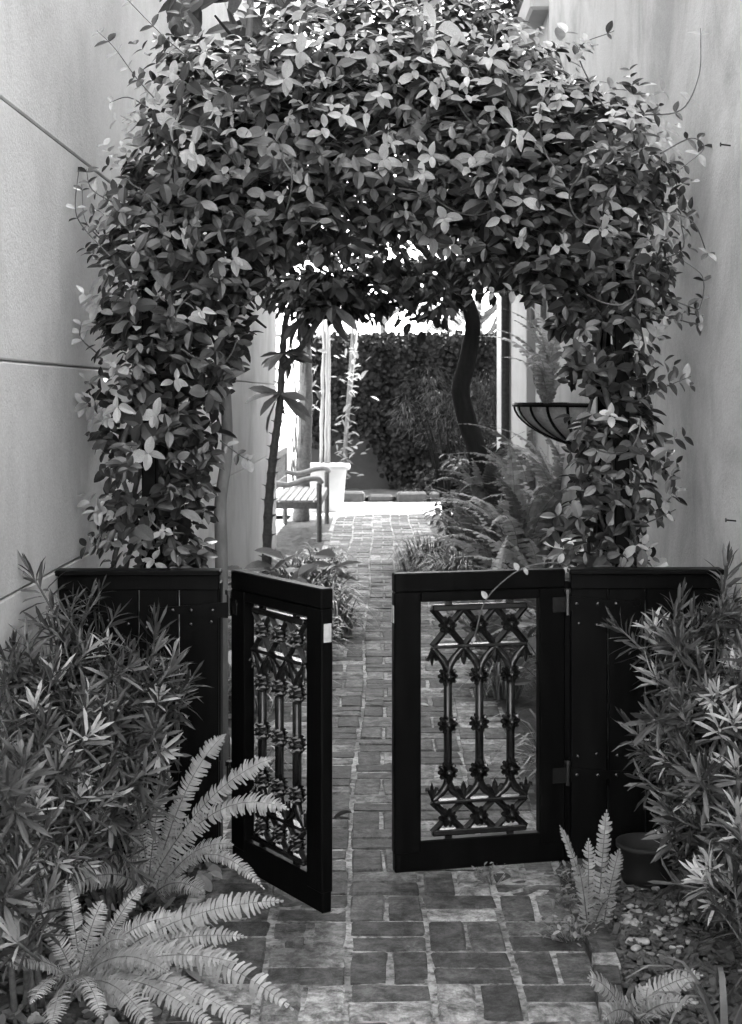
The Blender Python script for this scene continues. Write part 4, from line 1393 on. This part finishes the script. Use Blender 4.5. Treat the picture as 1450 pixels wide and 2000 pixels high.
mb = MB(); mb.box(Vector((xf - 0.025, (ya + yb) / 2, 0.385)) - BO, (0.03, yb - ya - 0.12, 0.07), None, 0.004); mb.build('front_rail', M_bark_mid, bn)
for z in (0.88, 0.55):
    mb = MB(); mb.box(Vector((xb + 0.02, (ya + yb) / 2, z)) - BO, (0.035, yb - ya - 0.12, 0.08), None, 0.004); mb.build('back_rail', M_wood_bench, bn)
for k in range(17):
    mb = MB(); mb.box(Vector((xb + 0.02, ya + 0.16 + k * 0.118, 0.71)) - BO, (0.02, 0.05, 0.26), None, 0.003); mb.build('back_slat', M_wood_bench, bn)

# ================================================================== POT WITH CANES
PO = Vector((at(637, 0, 19.0).x, 19.0, -0.01))
pt = empty('tapered_planter', PO)
tag(pt, 'big white tapered planter standing in the sun', 'planter')
mb = MB()
mb.lathe([(0.0, 0.0), (0.215, 0.0), (0.225, 0.02), (0.275, 0.55), (0.315, 0.555), (0.325, 0.575), (0.325, 0.615), (0.315, 0.63), (0.285, 0.63), (0.275, 0.60), (0.27, 0.55)], 36)
mb.build('pot', M_pot, pt, True)
mb = MB(); mb.lathe([(0.272, 0.555), (0.1, 0.575), (0.0, 0.58)], 24); mb.build('potting_soil', M_soil, pt)
cn = empty('cane_plant', PO + Vector((0, 0, 0.57)))
tag(cn, 'tall thin canes with side leaves rising from the white planter', 'plant')
for (x0, x1, y0) in ((627, 634, 880), (637, 640, 880), (643, 643, 890)):
    a = at(x0, 905, 19.0); b = at(x1, 560, 19.0)
    S = [a.lerp(b, k / 12) + Vector((random.gauss(0, 0.006), 0, 0)) for k in range(13)]
    mb = MB(); mb.tube([p - PO - Vector((0, 0, 0.57)) for p in S], [0.020 if i % 3 else 0.023 for i in range(13)], 8); mb.build('cane', M_cane, cn, True)
for k in range(34):
    p = at(rnd(592, 625), rnd(655, 800), 19.0 + rnd(-0.15, 0.15)) - PO - Vector((0, 0, 0.57))
    link('leaf', random.choice(BM), cn, leaf_matrix(p, Vector((rnd(-1, 1), rnd(-.5, .5), rnd(-.5, .5))), Vector((rnd(-.3, .3), -0.4, 1)), rnd(0.10, 0.17), 1.3))

# tall textured stump behind the bench
S0 = at(588, 0, 17.5); S0.z = 0
tr = empty('fibrous_trunk', S0)
tag(tr, 'fibrous palm-like trunk behind the bench arm', 'tree trunk')
mb = MB()
mb.tube(spline([(0, 0, -0.05), (0.02, 0, 0.5), (0.05, 0, 1.1), (0.06, 0, 1.9), (0.0, 0, 2.8)], 6), [0.10 + 0.010 * (i % 2) - 0.0015 * i for i in range(25)], 12)
mb.build('trunk', M_bark_mid, tr, True)
mb = MB()
for k in range(26):
    a = rnd(0, 6.28); z = rnd(0.2, 2.0)
    u = Vector((math.cos(a), math.sin(a), 0))
    mb.tube([u * 0.09 + Vector((0, 0, z)), u * 0.125 + Vector((0, 0, z + 0.2)), u * 0.115 + Vector((0, 0, z + 0.45))], [0.012, 0.01, 0.003], 5)
mb.build('fibre', M_bark_mid, tr)

# climber on leaning stakes by the wall
K0 = at(672, 0, 21.6); K0.z = 0.05
ck = empty('staked_climber', K0)
tag(ck, 'leafy climber on a pair of leaning pale stakes by the far wall', 'plant')
for (a, b) in (((674, 870), (690, 640)), ((676, 860), (697, 640))):
    mb = MB(); P = [at(a[0], 950, 21.6), at(*a, 21.6), at(*b, 21.7)]
    mb.tube([p - K0 for p in P], 0.024, 8); mb.build('stake', M_bark_mid, ck, True)
for k in range(110):
    t = random.random()
    px = 672 + 20 * (1 - t) + random.gauss(0, 13); py = 680 + 260 * t
    if 0.35 < t < 0.55 and random.random() < 0.6: continue
    link('leaf', random.choice(BM2), ck, leaf_matrix(at(px, py, rnd(21.4, 21.65)) - K0, Vector((rnd(-1, 1), rnd(-.5, .2), rnd(-.3, .6))), Vector((rnd(-.3, .3), -0.5, 1)), rnd(0.10, 0.16), 1.0))

# garden lamp stake in the far bed
p = at(833, 960, 21.2); p.z = 0.05
gl = empty('path_light', p); tag(gl, 'small mushroom-shaped garden light in the far bed', 'garden light')
mb = MB(); mb.tube([(0, 0, 0), (0, 0, 0.22)], 0.018, 8); mb.build('stake', M_bark_mid, gl)
mb = MB(); mb.lathe([(0.07, 0.22), (0.065, 0.235), (0.02, 0.27), (0, 0.275)], 14); mb.build('cap', M_bark_dark, gl)

# ================================================================== HANGING BASKET
HB = Vector((XR, 8.15, 1.49))
hb = empty('wall_basket', HB)
tag(hb, 'half-round iron wall basket with fibre liner', 'basket')
def bpt(a, k, r=1.0):
    """half bowl against the wall: a sweeps the rim, k goes down"""
    rr_ = math.cos(k * math.pi / 2) ** 0.75
    return Vector((-0.37 * r * math.sin(a) * rr_, -0.42 * r * math.cos(a) * rr_, -0.24 * k * (1 if r >= 1 else 0.96)))
mb = MB()
vs, fs = [], []
na, nk = 16, 7
for j in range(nk):
    for i in range(na): vs.append(bpt(math.pi * i / (na - 1), j / (nk - 1) * 0.97, 0.965) + Vector((0, 0, random.gauss(0, 0.004))))
for j in range(nk - 1):
    for i in range(na - 1): fs.append((j * na + i, (j + 1) * na + i, (j + 1) * na + i + 1, j * na + i + 1))
mb.add(vs, fs); mb.build('liner', M_coco, hb, True)
mb = MB(); mb.tube([bpt(math.pi * i / 20, 0) for i in range(21)], 0.013, 6); mb.build('rim', M_black, hb)
for i in range(1, 10):
    mb = MB()
    S = [bpt(math.pi * i / 10, k / 8 * 0.97) for k in range(9)]
    # flat strap
    vs = []
    a = math.pi * i / 10
    s = Vector((-math.cos(a), math.sin(a), 0)) * 0.008
    for p in S: vs += [p + s, p - s]
    mb.add(vs, [(2 * q, 2 * q + 1, 2 * q + 3, 2 * q + 2) for q in range(8)])
    o = mb.build('strap', M_black, hb)
    o.modifiers.new('thick', 'SOLIDIFY').thickness = 0.005
mb = MB(); mb.box((-0.006, 0, -0.1), (0.012, 0.84, 0.02)); mb.box((-0.006, 0, 0.0), (0.012, 0.84, 0.02)); mb.build('back_bar', M_black, hb)
mb = MB()
mb.add([bpt(math.pi * i / 15, 0.1, 0.95) for i in range(16)], [tuple(range(16))]); mb.build('soil', M_soil, hb)
bf = empty('basket_fern', HB + Vector((-0.17, 0, -0.03)))
tag(bf, 'spiky fern growing in the wall basket', 'fern')
for k in range(17):
    a = R(90) + 2 * math.pi * k / 17 + rnd(-0.2, 0.2)
    M = Matrix.Rotation(a, 4, 'Z') @ Matrix.Rotation(-rnd(-0.1, 0.8), 4, 'Y') @ Matrix.Scale(rnd(0.6, 0.85), 4)
    if math.cos(a) > 0.5: M = Matrix.Rotation(a, 4, 'Z') @ Matrix.Rotation(-1.15, 4, 'Y') @ Matrix.Scale(0.4, 4)
    link('frond', random.choice(FV)[1], bf, M)

# ================================================================== FOREGROUND GROUND DETAIL
PB = at(1262, 0, 4.5); PB.z = 0
dp = empty('dark_pot', PB); tag(dp, 'low dark glazed pot tucked behind the shrub at the fence foot', 'pot')
mb = MB(); mb.lathe([(0.0, 0.0), (0.07, 0.0), (0.08, 0.04), (0.085, 0.115), (0.095, 0.12), (0.095, 0.135), (0.085, 0.135), (0.075, 0.11), (0.0, 0.10)], 24); mb.build('body', M_dark_pot, dp, True)
# mulch chips and pale pebbles
mb = MB()
for k in range(3600):
    x, y = rnd(0.64, XR), rnd(2.9, 4.66)
    if random.random() < 0.18: x = rnd(XL, -0.62)
    l = rnd(0.012, 0.045)
    M = Matrix.Rotation(rnd(0, 6.28), 3, 'Z') @ Matrix.Rotation(rnd(-0.5, 0.5), 3, 'Y') @ Matrix.Rotation(rnd(-0.5, 0.5), 3, 'X')
    mb.box((x, y, rnd(-0.005, 0.015)), (l, l * rnd(0.25, 0.6), rnd(0.004, 0.009)), M)
tag(mb.build('bark_mulch', M_chip), 'dark bark mulch strewn over the beds', 'mulch', kind='stuff')
mb = MB()
PEB = [(1290, 1760, 60), (1240, 1800, 40), (1340, 1800, 50), (1265, 1850, 40), (1300, 1830, 60), (1230, 1950, 50), (1290, 1960, 60)]
for k in range(85):
    c = random.choice(PEB)
    px, py = c[0] + random.gauss(0, c[2] * 0.5), c[1] + random.gauss(0, c[2] * 0.35)
    d = CAM_H * F / (py - 770)
    p = at(px, py, d); p.z = 0.012
    if not (0.66 < p.x < XR - 0.02): continue
    r = rnd(0.004, 0.018)
    vs, fs = bevel_box(r, r * rnd(0.5, 0.9), r * 0.45, r * 0.3)
    M = Matrix.Rotation(rnd(0, 6.28), 3, 'Z')
    mb.add([M @ Vector(v) + p for v in vs], fs)
tag(mb.build('pebbles', M_pebble, None, True), 'pale pebbles scattered among the bark mulch', 'pebbles', kind='stuff')
# leaf litter on soil to the left, and single leaves on the bricks
mb = MB()
for k in range(420):
    x = rnd(XL, -0.52); y = rnd(3.2, 4.8)
    mb.rv = random.random() + 0.001
    add_leaf(mb, random.choice(LEAF_SHAPES + DRY_SHAPES), (x, y, rnd(0.0, 0.03)), Vector((rnd(-1, 1), rnd(-1, 1), rnd(-.2, .3))), Vector((rnd(-.4, .4), rnd(-.5, .2), 1)), rnd(0.03, 0.07))
tag(mb.build('leaf_litter', M_litter, None, True), 'dry leaf litter under the ferns', 'leaf litter', kind='stuff')
LF = [leaf_mesh('fallen_leaf', s, M_litter) for s in (LEAF_SHAPES[0], LEAF_SHAPES[2], DRY_SHAPES[0])]
for (px, py, lab) in ((722, 1150, 'large fallen leaf on the bricks far up the path'), (657, 1352, 'pale fallen leaf on the bricks beside the open gate edge'), (750, 1376, 'pale fallen leaf beside the shut gate stile'), (688, 1592, 'single bright scrap of leaf between the two gates'),
                      (838, 1382, 'curled fallen leaf seen through the lower left of the grille'), (895, 1445, 'broad fallen leaf behind the middle of the grille'), (886, 1355, 'small dark fallen leaf behind the grille'), (690, 1196, 'long dark fallen leaf lying across the path'),
                      (930, 1700, 'fallen leaf at the foot of the shut gate'), (850, 1215, 'fallen leaf behind the top lattice of the grille')):
    d = CAM_H * F / (py - 770)
    p = at(px, py, d); p.z = 0.008
    o = link('fallen_leaf', random.choice(LF), None, leaf_matrix(p, Vector((rnd(-1, 1), rnd(-.4, .4), 0.1)), Vector((rnd(-.2, .2), -0.2, 1)), rnd(0.05, 0.09)))
    tag(o, lab, 'fallen leaf', 'leaves fallen on the path')
# small weeds in the joints along the bed edge
def weed(px, py, lab, n, r):
    d = CAM_H * F / (py - 770)
    o = at(px, py, d); o.z = 0
    mb = MB()
    for k in range(n):
        a = rnd(0, 6.28); q = r * random.random() ** 0.6
        p = Vector((math.cos(a) * q, math.sin(a) * q, rnd(0.008, 0.05)))
        mb.rv = random.random() * 0.8 + 0.001
        add_leaf(mb, LEAF_SHAPES[k % 4], p, Vector((rnd(-1, 1), rnd(-1, 1), rnd(-.5, .6))), Vector((rnd(-.7, .7), rnd(-.8, .1), 1)), rnd(0.008, 0.028), 0.9)
        if k % 3 == 0: mb.tube([(p.x * 0.4, p.y * 0.4, -0.005), p], 0.0012, 4, False)
    w = mb.build('weed', M_broad_light, None, True); w.location = o
    tag(w, lab, 'weed', 'weeds in the brick joints')
weed(962, 1722, 'little pale weed sprouting below the shut gate', 40, 0.06)
weed(1115, 1830, 'larger creeping weed along the brick edging', 110, 0.09)
weed(1120, 1720, 'leafy weed at the fern foot by the edging', 70, 0.055)
weed(1110, 1770, 'creeping weed between the small fern and the edging', 50, 0.05)
weed(590, 1690, 'weed sprig in the shade of the open gate', 14, 0.04)
